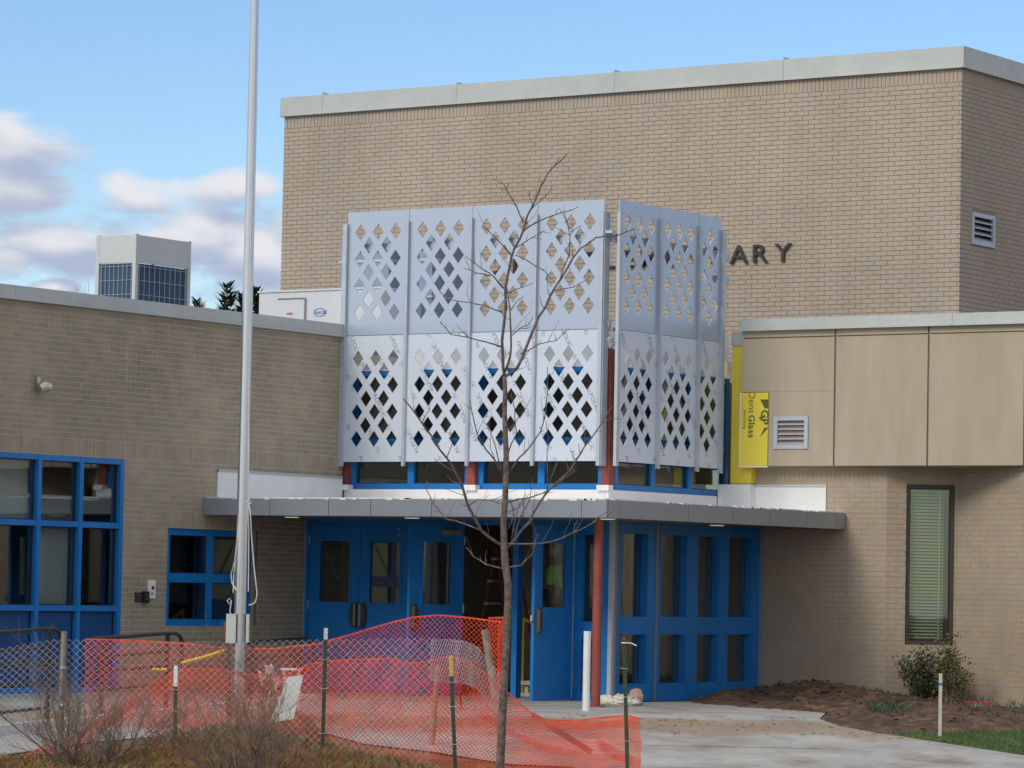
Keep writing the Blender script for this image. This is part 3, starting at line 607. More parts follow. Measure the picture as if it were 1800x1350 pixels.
# ================================================================== ENTRANCE VESTIBULE (doors at Y = 0, glazing at X = 4.75)
vb = thing('entrance_vestibule', 'blue entrance vestibule with closed and open doors and side glazing under the canopy', 'vestibule', (2.4, 1, 0))
XG = 4.75
fr = MB()
for a, b in ((.004, .05), (1.695, 1.735), (3.27, 3.35), (4.155, 4.20)): fr.box(a, b, -.045, .07, 0, 2.158)
fr.box(.004, XG-.05, -.045, .07, 2.158, 2.225)
fr.build('door_frame', M_BLUE, vb)
MB().box(-.012, .003, -.06, -.02, 0, 2.2).build('frame_edge', M_COPE, vb)
MB().box(4.176, 4.19, -.062, -.046, .02, 2.15).build('frame_edge', M_COPE, vb)
def door_leaf(hx, hy, ang, w, right_hinge, plate_side):
    """leaf in local u (from hinge) -> world; ang = direction of the leaf seen from the hinge"""
    U = V((math.cos(ang), math.sin(ang), 0)); Nn = V((U.y, -U.x, 0)) if not right_hinge else V((-U.y, U.x, 0)); O = V((hx, hy, 0))
    g0, g1, h0, h1 = .17, w-.15, 1.135, 1.945
    if plate_side == 'wide': g0, g1 = .20, w-.20
    b = MB().obox(O, U, Nn, .004, g0, -.022, .022, .012, 2.15).obox(O, U, Nn, g1, w, -.022, .022, .012, 2.15)
    b.obox(O, U, Nn, g0, g1, -.021, .021, .012, h0).obox(O, U, Nn, g0, g1, -.021, .021, h1, 2.15)
    d = b.build('door', M_BLUE, vb)
    s = MB()
    for n0, n1 in ((.022, .03), (-.03, -.022)):
        s.obox(O, U, Nn, g0-.02, g0+.012, n0, n1, h0-.02, h1+.02).obox(O, U, Nn, g1-.012, g1+.02, n0, n1, h0-.02, h1+.02).obox(O, U, Nn, g0+.012, g1-.012, n0, n1, h0-.02, h0+.012).obox(O, U, Nn, g0+.012, g1-.012, n0, n1, h1-.012, h1+.02)
    s.build('glazing_bead', M_BLUE, d)
    MB().obox(O, U, Nn, g0+.005, g1-.005, -.004, .004, h0+.005, h1-.005).build('pane', M_GLASS, d)
    # tall pull plate with chamfered inner corners
    a, c = w-.125, w-.02
    pl = MB(); z0, z1 = .83, 1.145
    out = [(c, z0), (c, z1), (a+.035, z1), (a, z1-.09), (a, z0+.09), (a+.035, z0)]
    P = [O+U*u+Nn*n+V((0, 0, z)) for n in (.022, .065) for u, z in out]
    pl.add(P, [(0, 1, 2, 3, 4, 5), (11, 10, 9, 8, 7, 6)]+[(i, (i+1) % 6, (i+1) % 6+6, i+6) for i in range(6)]); pl.build('pull_handle', M_BRONZE, d)
    MB().obox(O, U, Nn, c-.035, c-.004, .065, .07, z0+.02, z1-.02).build('handle_trim', M_CLOSER, d)
    for z in (.2, 1.05, 1.9): MB().tube([O+Nn*.026+V((0, 0, z)), O+Nn*.026+V((0, 0, z+.11))], .012, 8).build('hinge', M_CLOSER, d)
    return d, O, U, Nn
door_leaf(.052, 0, 0, .82, False, '')
d2, O2, U2, N2 = door_leaf(1.693, 0, math.pi, .815, True, '')
bl = MB()
for u in (.05, .21):
    for z in (2.03, 2.10): q = O2+U2*u+N2*.022; bl.tube([(q.x, q.y, z), (q.x, q.y-.01, z)], .012, 8)
bl.build('closer_bolt', M_GALV, d2)
d3, O3, U3, N3 = door_leaf(2.50, -.03, math.pi+math.radians(74), .87, True, 'wide')
MB().obox(O3, U3, N3, .10, .38, .022, .075, 2.02, 2.09).build('door_closer', M_CLOSER, d3)
d4, O4, U4, N4 = door_leaf(4.165, -.05, math.pi+math.radians(91), .885, True, '')
MB().obox(O4, U4, N4, .885, .92, -.012, .012, .98, 1.05).build('latch', M_GALV, d4)
# narrow side light between the doors and the corner
window(vb, V((0, 0, 0)), X_, -Y_, [4.20, 4.72], [.0, .88, 2.158], fw=.2, depth=.07, inset=.03, edge=.11, fd=.045, name='side_light')
MB().box(XG-.045, XG+.012, -.06, -.002, 0, 2.22).build('corner_trim', M_GALV, vb)
MB().box(XG-.03, XG+.02, -.002, .04, 0, 2.22).build('corner_post', M_CLOSER, vb)
# side glazing: four bays, deep blue bars
sg = [.05, .92, 1.83, 2.62, 3.56]
OGZ = V((XG, 0, 0)); gl_ = MB()
pz = ((.22, .83), (1.05, 2.08)); pu = ((.12, .74), (1.06, 1.68), (1.96, 2.48), (2.72, 3.32))
us = [.045]+[x for p in pu for x in p]+[3.56]
for k in range(0, len(us), 2): gl_.obox(OGZ, Y_, X_, us[k], us[k+1], -.14, .02, 0, 2.22)
for a, b in pu:
    for z0, z1 in ((0, .22), (.83, 1.05), (2.08, 2.22)): gl_.obox(OGZ, Y_, X_, a, b, -.138, .018, z0, z1)
gw = gl_.build('side_glazing', M_BLUE, vb)
for a, b in pu:
    for z0, z1 in pz: MB().obox(OGZ, Y_, X_, a-.01, b+.01, -.09, -.082, z0-.01, z1+.01).build('pane', M_GLASS, gw)
    bd = MB()
    for z0, z1 in pz: bd.obox(OGZ, Y_, X_, b-.012, b, -.08, .0, z0, z1)
    bd.build('glazing_bead', M_BLUE, gw)
MB().obox(OGZ, Y_, X_, .925, .965, .02, .032, 0, 2.22).build('bar_cover', M_CLOSER, gw)
MB().box(XG-.1, XG+.05, 3.5, 3.569, 0, 2.22).build('wall_trim', M_DUCT, vb)
# room behind
MB().box(-.2, 4.7, 7.2, 7.3, 0, 2.6).box(-.2, -.1, .73, 7.2, 0, 2.6).box(4.7, 4.8, 3.8, 7.2, 0, 2.6).build('room_wall', M_INT, vb)
MB().box(.9, 1.5, 3.4, 3.7, 0, 2.3).box(3.0, 3.2, 3.6, 3.8, 0, 2.3).build('inner_pier', M_INT, vb)
MB().box(-.1, 4.7, -.05, 7.2, -.1, .002).build('floor', M_FLOOR, vb)
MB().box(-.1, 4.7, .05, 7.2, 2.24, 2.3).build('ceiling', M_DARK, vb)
MB().box(-.1, -.004, 0, .73, 0, 2.3).build('inner_wall', M_BRICK2, vb)
for (x0, z0, x1, z1, y) in ((.30, 1.78, .52, 1.42, .035), (1.10, 1.86, 1.40, 1.34, .035)):      # painted tape marks stuck on the panes
    w = .012; MB().add([(x0, -.006, z0), (x0+w*2, -.006, z0), (x1+w*2, -.006, z1), (x1, -.006, z1)], [(0, 1, 2, 3)]).build('tape_strip', M_TAPE, vb)

# ================================================================== ENTRANCE TOWER (clerestory behind the screens)
tw = thing('entrance_tower', 'blue framed clerestory tower with red steel columns behind the perforated screens', 'clerestory', (2, 2.3, 2.6))
def clere(O, U, Nn, us): return window(tw, O, U, Nn, us, [2.635, 3.25, 4.20], fw=.10, depth=.1, inset=.05, edge=.075)
OT = V((0, .84, 0)); c1 = clere(OT, X_, -Y_, [.055, 1.03, 1.965]); c2 = clere(OT, X_, -Y_, [2.105, 3.08, 4.02])
OR = V((4.12, .9, 0)); clere(OR, Y_, X_, [.06, .98, 1.90, 2.86])
for x, y, r in ((.0, .80, .055), (2.035, .81, .065), (4.075, .84, .062)):
    MB().box(x-r, x+r, y-r+.02, y+r+.02, 2.437, 4.30 if x > 3 else 4.22).build('column', M_RED, tw)
MB().box(4.02, 4.13, .79, .90, 4.30, 4.41).build('column_cap', M_RED, tw)
MB().box(4.035, 4.115, .80, .88, 4.41, 4.48).build('pipe_band', M_WPAINT, tw)
MB().box(-.95, 3.6, 2.2, 2.3, 4.205, 4.86).box(3.5, 3.6, 2.3, 4.6, 4.205, 4.86).build('parapet', M_WHITE, tw)
MB().box(.01, 4.12, .86, 2.2, 4.195, 4.215).box(3.6, 4.12, 2.2, 3.8, 4.195, 4.215).build('low_roof', M_WHITE, tw)
MB().box(-.1, 3.5, 2.3, 3.86, 4.3, 4.45).build('tower_roof', M_DARK, tw)
MB().box(.02, 4.1, 3.87, 4.0, 2.43, 4.45).box(-.1, .0, .93, 3.9, 2.43, 4.45).build('inner_wall', M_INT, tw)
# clouded plastic bunched round the corner post
random.seed(5); pw = MB(); pts = []
for i in range(9):
    z = 4.42+.04*i; r = .045+.035*math.sin(i*.9)+random.uniform(0, .02); pts.append((V((4.075+random.uniform(-.02, .02), .80+random.uniform(-.02, .02), z)), r))
ps_ = pw.tube([p for p, r in pts], [r for p, r in pts], 9).build('plastic_wrap', M_PLASTIC, tw)

# ================================================================== PERFORATED SCREENS
DW, DH, RP, CP = .089, .112, .177, .287
def holes(w, half=False):
    out = []
    for r in range(7):
        z = .30+r*RP
        if half: cs = [w/2] if r % 2 == 0 else [w/2-CP/2, w/2+CP/2]
        else: cs = [w/2-CP, w/2, w/2+CP] if r % 2 == 0 else [w/2-CP/2, w/2+CP/2]
        out += [(c, z) for c in cs]
    return out
def panel(root, O, U, Nn, u0, u1, z0, z1, m, half=False, th=.014):
    w = u1-u0; h = z1-z0; hs = holes(w, half)
    loops = [[(0, 0), (w, 0), (w, h), (0, h)]]+[[(c-DW, z), (c, z+DH), (c+DW, z), (c, z-DH)] for c, z in hs]
    flat = [p for lp in loops for p in lp]
    tri = geometry.tessellate_polygon([[V((a, b, 0)) for a, b in lp] for lp in loops])
    mb = MB(); n = len(flat)
    vs = [O+U*(u0+a)+V((0, 0, z0+b)) for a, b in flat]+[O+U*(u0+a)-Nn*th+V((0, 0, z0+b)) for a, b in flat]
    fs = [tuple(t) for t in tri]+[tuple(i+n for i in reversed(t)) for t in tri]; k = 0
    for lp in loops:
        m_ = len(lp)
        for i in range(m_): fs.append((k+i, k+(i+1) % m_, k+(i+1) % m_+n, k+i+n))
        k += m_
    p = mb.add(vs, fs).build('perforated_panel', m, root); return p, hs
SY, SX, ZT, ZS, ZB = .66, 4.25, 6.295, 4.655, 2.99
def film_text(pn, O, U, Nn, u0, u1, z0, z1, hs, flip, ph):
    w, h = u1-u0, z1-z0; mb = MB(); th = math.radians(-62 if not flip else 118); dr = U*math.cos(th)+Z_*math.sin(th); up = -U*math.sin(th)+Z_*math.cos(th)
    org = O+Nn*.0022
    def ok(P):
        a = (P-O).dot(U)-u0; b = P.z-z0
        if not (.02 < a < w-.02 and .01 < b < h-.01): return False
        return all(abs(a-c)/(DW+.004) + abs(b-z)/(DH+.005) > 1 for c, z in hs)
    for i in range(-5, 8):
        for k in range(-2, 5):
            c = org+U*(u0+w/2+i*.36*.9)+Z_*(z0+h/2) - dr*(1.9) + dr*(k*.92+ph+(i % 2)*.35) + up*0
            text_onto(mb, 'ALPOLIC   /fr', c, dr, up, Nn, .088, -.004, ok=ok)
    if mb.v: mb.build('film_print', M_PRINT, pn, kind='stuff')
def screen(label, O, U, Nn, seams, ends, half_last=False):
    sc = thing('perforated_screen', label, 'metal screen', O+U*(sum(ends)/2)+V((0, 0, ZB)))
    for i, (a, b) in enumerate(zip(seams, seams[1:])):
        hl = half_last and i == len(seams)-2
        panel(sc, O, U, Nn, a+.004, b-.004, ZS+.004, ZT, M_ALUM, hl)
        p, hs = panel(sc, O, U, Nn, a+.004, b-.004, ZB, ZS-.004, M_FILM, hl)
        film_text(p, O, U, Nn, a+.004, b-.004, ZB, ZS-.004, hs, i in (1, 2), .17*i)
    return sc
s1 = screen('perforated metal screen of pale diamond cut panels facing the flagpole', V((0, SY, 0)), X_, -Y_, [.045, 1.05, 2.06, 3.075, 4.087], (.04, 4.09))
s2 = screen('darker side perforated metal screen turned towards the stucco wing', V((SX, 0, 0)), Y_, X_, [.75, 1.725, 2.70, 3.262], (.75, 3.26), True)
def spost(root, O, U, Nn, u, w, z0=2.93, z1=6.14, d=.045):
    b = MB().obox(O, U, Nn, u-w/2, u-w/2+.006, .001, d, z0, z1).obox(O, U, Nn, u+w/2-.006, u+w/2, .001, d, z0, z1).obox(O, U, Nn, u-w/2+.006, u+w/2-.006, d-.008, d-.001, z0, z1)
    return b.build('post', M_GALV, root)
OF = V((0, SY, 0)); OSD = V((SX, 0, 0))
for u in (1.05, 2.06, 3.075): spost(s1, OF, X_, -Y_, u, .038)
spost(s1, OF, X_, -Y_, .03, .07); spost(s1, OF, X_, -Y_, 4.075, .05); MB().obox(OF, X_, -Y_, 4.092, 4.112, -.10, .02, 2.93, 6.14).build('post', M_GALV, s1)
MB().obox(OF, X_, -Y_, -.03, .004, -.06, .012, 3.0, 6.12).build('post', M_GALV, s1)
spost(s2, OSD, Y_, X_, .735, .06)
for u in (1.725, 2.70): spost(s2, OSD, Y_, X_, u, .046)
spost(s2, OSD, Y_, X_, 3.29, .07)
MB().obox(OF, X_, -Y_, .02, 4.06, -.16, -.07, 5.765, 5.875).build('girt', M_GALV, s1)
MB().obox(OSD, Y_, X_, .78, 3.62, -.16, -.07, 5.765, 5.875).build('girt', M_GALV, s2)
MB().obox(OSD, Y_, X_, 3.10, 3.62, -.16, -.07, 5.46, 5.545).build('girt', M_GALV, s2)
MB().obox(OF, X_, -Y_, .02, 4.06, -.16, -.09, 4.64, 4.68).build('girt', M_GALV, s1)
MB().obox(OSD, Y_, X_, .78, 3.5, -.16, -.09, 4.64, 4.68).build('girt', M_GALV, s2)
MB().box(3.97, 4.04, 3.60, 3.67, 4.46, 5.74).build('back_post', M_GALV, s2)
MB().tube([(4.0, 3.28, 5.22), (4.0, 3.62, 5.52)], .03, 4).build('brace', M_GALV, s2)
MB().box(4.10, 4.22, .64, .70, 5.86, 5.90).build('corner_tie', M_GALV, s1)
for x in (1.05, 2.06, 3.075): MB().box(x-.025, x+.025, .82, .87, 4.60, 5.77).build('back_post', M_GALV, s1)

# ================================================================== ROOF EQUIPMENT
hx, hy = -4.209, 1.373; hw, hl, hz0, hz1, hm = .74, 1.22, 4.6, 6.237, 5.85
cd = thing('condenser_unit', 'pale condenser box with blue coil sides on the brown wing roof', 'condenser', (hx, hy, hz0))
for a, b in ((0, 0), (-hw, 0), (0, hl), (-hw, hl)): MB().box(hx+a-(0 if a else .06), hx+a+(.06 if a else 0), hy+b-(.06 if b else 0), hy+b+(0 if b else .06), hz0, hz1+.012).build('corner_post', M_HVAC, cd)
MB().box(hx-hw+.06, hx-.06, hy+.004, hy+.03, hm, hz1).build('top_panel', M_HVAC, cd); MB().box(hx-.03, hx-.004, hy+.06, hy+hl-.06, hm, hz1).build('top_panel', M_HVAC, cd)
MB().box(hx-hw+.03, hx-.03, hy+.03, hy+hl-.03, hz1-.03, hz1-.005).build('top_cover', M_HVAC, cd)
MB().box(hx-hw+.08, hx-.04, hy+.04, hy+hl-.04, hz0, hm-.01).build('coil', M_COIL, cd)
gr = MB()
for i in range(8): x = hx-hw+.09+i*(hw-.18)/7; gr.tube([(x, hy+.015, hz0), (x, hy+.015, hm)], .004, 4)
for i in range(10): y = hy+.1+i*(hl-.2)/9; gr.tube([(hx-.015, y, hz0), (hx-.015, y, hm)], .004, 4)
for z in (4.8, 5.0, 5.2, 5.4, 5.6, 5.8): gr.tube([(hx-hw+.06, hy+.012, z), (hx-.06, hy+.012, z)], .004, 4); gr.tube([(hx-.012, hy+.06, z), (hx-.012, hy+hl-.06, z)], .004, 4)
gr.build('coil_guard', M_GALV, cd)
rt = thing('rooftop_unit', 'white rooftop air unit with blue oval logo beside the tan block', 'rooftop unit', (-3.5, 4.9, 4.6))
MB().box(-4.45, -2.2, 4.5, 5.9, 4.6, 5.665).build('casing', M_RTU, rt)
MB().box(-4.47, -2.18, 4.48, 5.92, 5.665, 5.69).build('lid', M_RTU, rt)
dr = [onY(px, py, 4.485) for px, py in ((489, 526), (536, 522), (536, 565), (489, 565))]
MB().box(dr[0].x, dr[1].x, 4.482, 4.499, 4.75, 5.56).build('access_door', M_RTU, rt)
MB().box(dr[0].x, dr[1].x+.02, 4.468, 4.482, 5.555, 5.572).box(dr[1].x+.002, dr[1].x+.018, 4.468, 4.482, 4.75, 5.555).build('door_trim', M_CLOSER, rt)
lc = onY(562, 549, 4.494); lg = MB()
ring = [(lc.x+.115*math.cos(q)*r, 4.4955, lc.z+.062*math.sin(q)*r) for r in (1, .86) for q in [2*math.pi*i/24 for i in range(24)]]
lg.add(ring, [(i, (i+1) % 24, (i+1) % 24+24, i+24) for i in range(24)])
text_onto(lg, 'AAON', V((lc.x-.083, 4.4945, lc.z-.024)), X_, Z_, -Y_, .068, .012); lg.build('logo', M_INK, rt)
q = onY(509, 551, 4.47); MB().box(q.x-.06, q.x+.05, 4.478, 4.4815, q.z-.02, q.z+.012).build('warning_label', M_REDINK, rt)
for (xa, xb, ya, yb_2, z1, lab) in ((-3.75, -2.85, 5.55, 6.1, 6.52, 'dull grey metal duct box seen through the holes nearest the brown wing'), (-2.30, -2.02, 5.5, 6.3, 6.50, 'narrow dull grey duct box seen through the second column of panels')):
    r_ = thing('roof_duct', lab, 'duct', ((xa+xb)/2, ya, 4.6)); MB().box(xa, xb, ya, yb_2, 4.45, z1).build('casing', M_DUCT, r_)
    MB().box(xa-.015, xb+.015, ya-.015, yb_2+.015, z1-.35, z1-.31).box(xa-.015, xb+.015, ya-.015, yb_2+.015, z1-.9, z1-.86).build('flange', M_GALV, r_)

# ================================================================== FLAGPOLE
fp0 = dep(417, 1290, 36.5); fx_, fy_ = fp0.x, fp0.y; fz0 = gz(fx_, fy_)-.05
fpl = thing('flagpole', 'tall tapered silver flagpole with rope and cleat boxes standing in front of the brown wing', 'flagpole', (fx_, fy_, fz0))
zt = 10.5; rad = lambda z: .066-.0028*max(0, z)
o = MB().tube([(fx_, fy_, z) for z in (fz0, .5, 2, 4, 6, 8, zt)], [rad(z) for z in (fz0, .5, 2, 4, 6, 8, zt)], 28).build('pole', M_POLE, fpl); smooth_by_angle(o)
o = MB().tube([(fx_, fy_, zt+.0), (fx_, fy_, zt+.03), (fx_, fy_, zt+.09), (fx_, fy_, zt+.15)], [.02, .06, .08, .01], 16).build('ball', M_POLE, fpl)
for sgn, w, h0, h1 in ((-1, .10, .76, 1.06), (1, .03, .77, 1.06)):
    c = V((fx_, fy_, 0))+RH*(sgn*.085)-FH*.03
    MB().obox(c, RH, -FH, -w/2, w/2, -.04, .06, h0, h1).build('cleat_box', M_HVAC, fpl)
def rope(pts, r=.006, sides=5):
    P = [dep(px, py, D) for px, py, D in pts]; return MB().tube(P, r, sides)
D_ = 36.4
rope([(449, 20, D_), (446, 200, D_), (441, 400, D_), (437.5, 700, D_), (437, 880, D_-.02), (436, 900, D_), (437.5, 935, D_), (437, 985, D_), (436.5, 1040, D_)]).build('halyard', M_ROPE, fpl)
rope([(436.5, 884, D_), (440, 900, D_-.03), (442, 940, D_), (446, 990, D_), (452, 1045, D_), (449, 1058, D_), (443, 1063, D_), (437, 1063, D_)], .007).build('halyard', M_ROPE, fpl)
rope([(421, 900, D_-.1), (417, 950, D_-.12), (413, 985, D_-.1), (406, 1010, D_), (408, 1025, D_), (416, 1038, D_-.1)], .007).build('halyard', M_ROPE, fpl)
rope([(414, 985, D_), (411, 1010, D_), (410, 1042, D_)], .006).build('halyard', M_ROPE, fpl)
rope([(405, 1052, D_), (399, 1056, D_), (403, 1062, D_), (407, 1055, D_), (404, 1075, D_), (408, 1085, D_)], .006).build('halyard', M_ROPE, fpl)
rope([(433, 883, D_-.1), (438, 878, D_-.1), (441, 884, D_-.1), (436, 888, D_-.1)], .008).build('knot', M_ROPE, fpl)

# ================================================================== GUARD RAILS on the ramp
def rail_path(X, ys, zs): return [V((X, y, z)) for y, z in zip(ys, zs)]
def guard(label, X, y0, y1, zt1, slope, posts, drops):
    gd = thing('guard_rail', label, 'guard rail', (X, (y0+y1)/2, zt1-1.05), 'black guard rails along the ramp')
    zz = lambda y: zt1-slope*max(0, (y1-.32)-y)
    end = [V((X, y1-.32, zt1)), V((X, y1-.12, zt1+.002)), V((X, y1-.035, zt1-.03)), V((X, y1, zt1-.10)), V((X, y1, zt1-.30)), V((X, y1-.03, zt1-.36)), V((X, y1-.12, zt1-.385)), V((X, y1-.30, zt1-.39))]
    o = MB().tube([V((X, y0, zz(y0)))]+end, .024, 10).build('top_rail', M_BLACK, gd); smooth_by_angle(o)
    for d in drops: MB().tube([(X, y0, zz(y0)-d), (X, y1-.30, zz(y1-.3)-d)], .017, 8).build('rail', M_BLACK, gd)
    for y in posts: MB().tube([(X, y, gz(X, y)-.05), (X, y, zz(y)-.01)], .026, 10).build('post', M_BLACK, gd)
dd = (.20, .36, .56, .84, 1.02)
guard('black pipe guard rail beside the grey fence post, in front of blue spandrel panels', 2.9, -12.2, -8.08, .845, .05, (-11.6, -9.8, -8.27), dd)
guard('black pipe guard rail ending between the two blue windows', 2.9, -7.55, -6.05, .80, .05, (-6.30, -7.4), dd)
guard('black pipe guard rail ending near the hinge side of the closed blue doors', 2.2, -4.1, -2.72, .715, .04, (-2.98, -3.9), (.20, .36, .58))

# ================================================================== FENCES
def net(top, bot, pitch, rowh, wid, thick=0, fold=0., seed=1, wire=False, band=False):
    """diamond net between two polylines of world points; returns MB"""
    rnd = random.Random(seed)
    def res(pl):
        d = [0]
        for a, b in zip(pl, pl[1:]): d.append(d[-1]+(b-a).length)
        return d
    dt = res(top); Ltot = dt[-1]; n = max(2, int(Ltot/(pitch/2)))
    def at(pl, d, f):
        x = f*d[-1]; i = 0
        while i < len(d)-2 and d[i+1] < x: i += 1
        k = (x-d[i])/max(1e-6, d[i+1]-d[i]); return pl[i].lerp(pl[i+1], min(1, max(0, k)))
    db = res(bot); H = max((a-b).length for a, b in zip(top, bot)); m = max(2, int(H/(rowh/2)))
    mb = MB(); G = {}
    for i in range(n+1):
        a = at(top, dt, i/n); b = at(bot, db, i/n)
        for j in range(m+1):
            if (i+j) % 2 and not (j in (0,)): continue
            p = a.lerp(b, j/m)
            if fold:
                u = i*pitch/2; v = j*rowh/2
                p = p - FH*(fold*(noise.noise(V((u*2.2, v*1.1, seed)))*1.6+noise.noise(V((u*6, v*3, seed+9)))*.6)*min(1, .25+v*3)) + RH*(fold*.35*noise.noise(V((u*3, v*3, seed+4)))) + Z_*(fold*.25*noise.noise(V((u*2, v*4, seed+5)))*(j > 0))
            if not wire and j > 0: p = p+RH*rnd.gauss(0, pitch*.05)+Z_*rnd.gauss(0, rowh*.05)
            G[i, j] = p
    def seg(p, q):
        if wire: mb.tube([p, q], wid, 3, cap=False)
        else:
            t = (q-p).normalized(); s = t.cross(FH).normalized()*wid/2
            e = FH*.0012
            mb.add([p-s, p+s, q+s, q-s, p+e, q+e], [(0, 1, 2, 3), (0, 3, 5, 4), (1, 4, 5, 2)])
    for (i, j), p in G.items():
        if (i+j) % 2: continue
        for dj in (1, -1):
            q = G.get((i+1, j+dj))
            if q is not None and (i+1+j+dj) % 2 == 0: seg(p, q)
    if band:
        for i in range(n):
            p, q = G[i, 0], G[i+1, 0]; mb.add([p, q, q-Z_*band, p-Z_*band, p+FH*.004, q+FH*.004], [(0, 1, 2, 3), (0, 4, 5, 1)])
    return mb
def line(px_list, D, dz=None, ground=False):
    out = []
    for k in px_list:
        P = dep(k[0], k[1], k[2] if len(k) > 2 else D); out.append(P)
    return out
def down(P, z): return V((P.x, P.y, z))
# chain link
DCL = 34.4
ct = [(-260, 1148), (-100, 1142), (0, 1140), (60, 1129), (100, 1123), (200, 1126), (300, 1128), (420, 1127), (560, 1124), (700, 1122), (762, 1122)]
top = line(ct, DCL); bot = [down(p, gz(p.x, p.y)-.02) for p in top]
cf = thing('chain_link_fence', 'sagging galvanized chain link fence across the front of the ramp', 'fence', (top[5].x, top[5].y, bot[5].z))
net(top, bot, .0725, .0725, .0022, wire=True, seed=2).build('mesh', M_WIRE, cf)
top2 = line([(757, 1122, 34.4), (790, 1123, 34.7), (815, 1126, 34.4), (830, 1132, 34.7), (842, 1138, 34.5), (862, 1165, 34.6), (890, 1192, 34.5)], DCL)
bot2 = [p-Z_*.42 for p in top2]
net(top2, bot2, .046, .072, .0019, wire=True, fold=.05, seed=4).build('loose_mesh', M_WIRE, cf)
def cyl_post(px0, py0, px1, D, r, m, name, root=None, rtop=None, label=None, cat=None, sides=12, py1=None, **k):
    a = dep(px1, 1300, D); zb = gz(a.x, a.y)-.15; t = dep(px0, py0, D)
    b = V((a.x, a.y, zb)); o = MB().tube([b, b.lerp(t, .5), t], [r, (r+(rtop or r))/2, rtop or r], sides).build(name, m, root, **({'label': label, 'cat': cat} if label else {}), **k); smooth_by_angle(o); return o
cyl_post(113, 1110, 105, 34.35, .029, mat('dull_galvanized', (.26, .26, .23), .6, .2, var=.2), 'post', cf)
bd = MB()
for z in (.52, .16): c = dep(112, 1137, 34.33); bd.tube([(c.x, c.y, z-.0), (c.x, c.y, z+.02)], .034, 10)
bd.build('tie_band', M_GALV, cf)
cyl_post(398, 1093, 404, 37.2, .030, M_RUST, 'fence_stake', None, None, 'rusty brown stake beside the flagpole', 'stake')
cyl_post(770, 1170, 757, 36.6, .035, M_LOG, 'fence_stake', None, .03, 'pinkish weathered stake standing behind the orange net', 'stake')
cyl_post(852, 1107, 888, 36.7, .042, M_LOG, 'fence_stake', None, .038, 'leaning pale stake tangled in orange net by the sapling', 'stake')
# orange nets
bt = [(150, 1122), (230, 1124), (330, 1130), (400, 1138), (480, 1139), (560, 1130), (620, 1113), (680, 1095), (725, 1084), (770, 1080), (820, 1084), (882, 1092)]
top = line(bt, 37.4); bot = [down(p, gz(p.x, p.y)+.02) for p in top]
on = thing('safety_net', 'taller orange plastic safety net hung in front of the closed blue doors', 'safety fence', (top[6].x, top[6].y, bot[6].z), 'orange safety nets')
net(top, bot, .052, .052, .0046, fold=.035, seed=11, band=.016).build('mesh', M_ORANGE, on)
tb = line([(858, 1085, 37.6), (884, 1084, 37.6), (888, 1092, 37.3), (876, 1100, 37.2), (884, 1096, 37.25)], 37.4); bb = [down(p, gz(p.x, p.y)+.25) for p in tb]
net(tb, bb, .032, .05, .0055, fold=.06, seed=13, band=.016).build('bunched_end', M_ORANGE, on)
ft = [(-40, 1362), (0, 1345), (60, 1318), (130, 1290), (200, 1245), (260, 1205), (300, 1182), (340, 1174), (400, 1177), (440, 1184), (500, 1186), (545, 1165), (600, 1159), (690, 1156), (720, 1164), (742, 1163), (790, 1153), (820, 1160), (860, 1187), (900, 1222), (940, 1257), (960, 1264), (1010, 1266), (1060, 1260), (1100, 1256), (1127, 1262)]
DF = 34.75
top = line(ft, DF); bot = [down(p, min(p.z-.02, gz(p.x, p.y)-.05)) for p in top]
fn = thing('safety_net', 'slumped orange plastic safety net tied to the green posts', 'safety fence', (top[12].x, top[12].y, bot[12].z), 'orange safety nets')
net(top[5:], bot[5:], .046, .046, .0064, fold=.085, seed=21, band=.014).build('mesh', M_ORANGE, fn)
net(top[:7], [p-Z_*.22 for p in top[:7]], .035, .04, .0050, fold=.08, seed=25, band=.016).build('trailing_end', M_ORANGE, fn)
for k, (pl, hh, sd) in enumerate((([(842, 1248), (900, 1283), (960, 1309), (1030, 1324), (1110, 1327)], .07, 31), ([(800, 1165), (806, 1200), (812, 1235)], .10, 32), ([(1050, 1296), (1085, 1318), (1126, 1335)], .10, 33), ([(965, 1266), (1040, 1272), (1122, 1262)], .06, 34), ([(250, 1215), (200, 1250), (120, 1300), (30, 1335)], .12, 35))):
    t_ = line(pl, DF-.06); net(t_, [p-Z_*hh for p in t_], .022, .024, .0045, fold=.05, seed=sd).build('fold', M_ORANGE, fn)
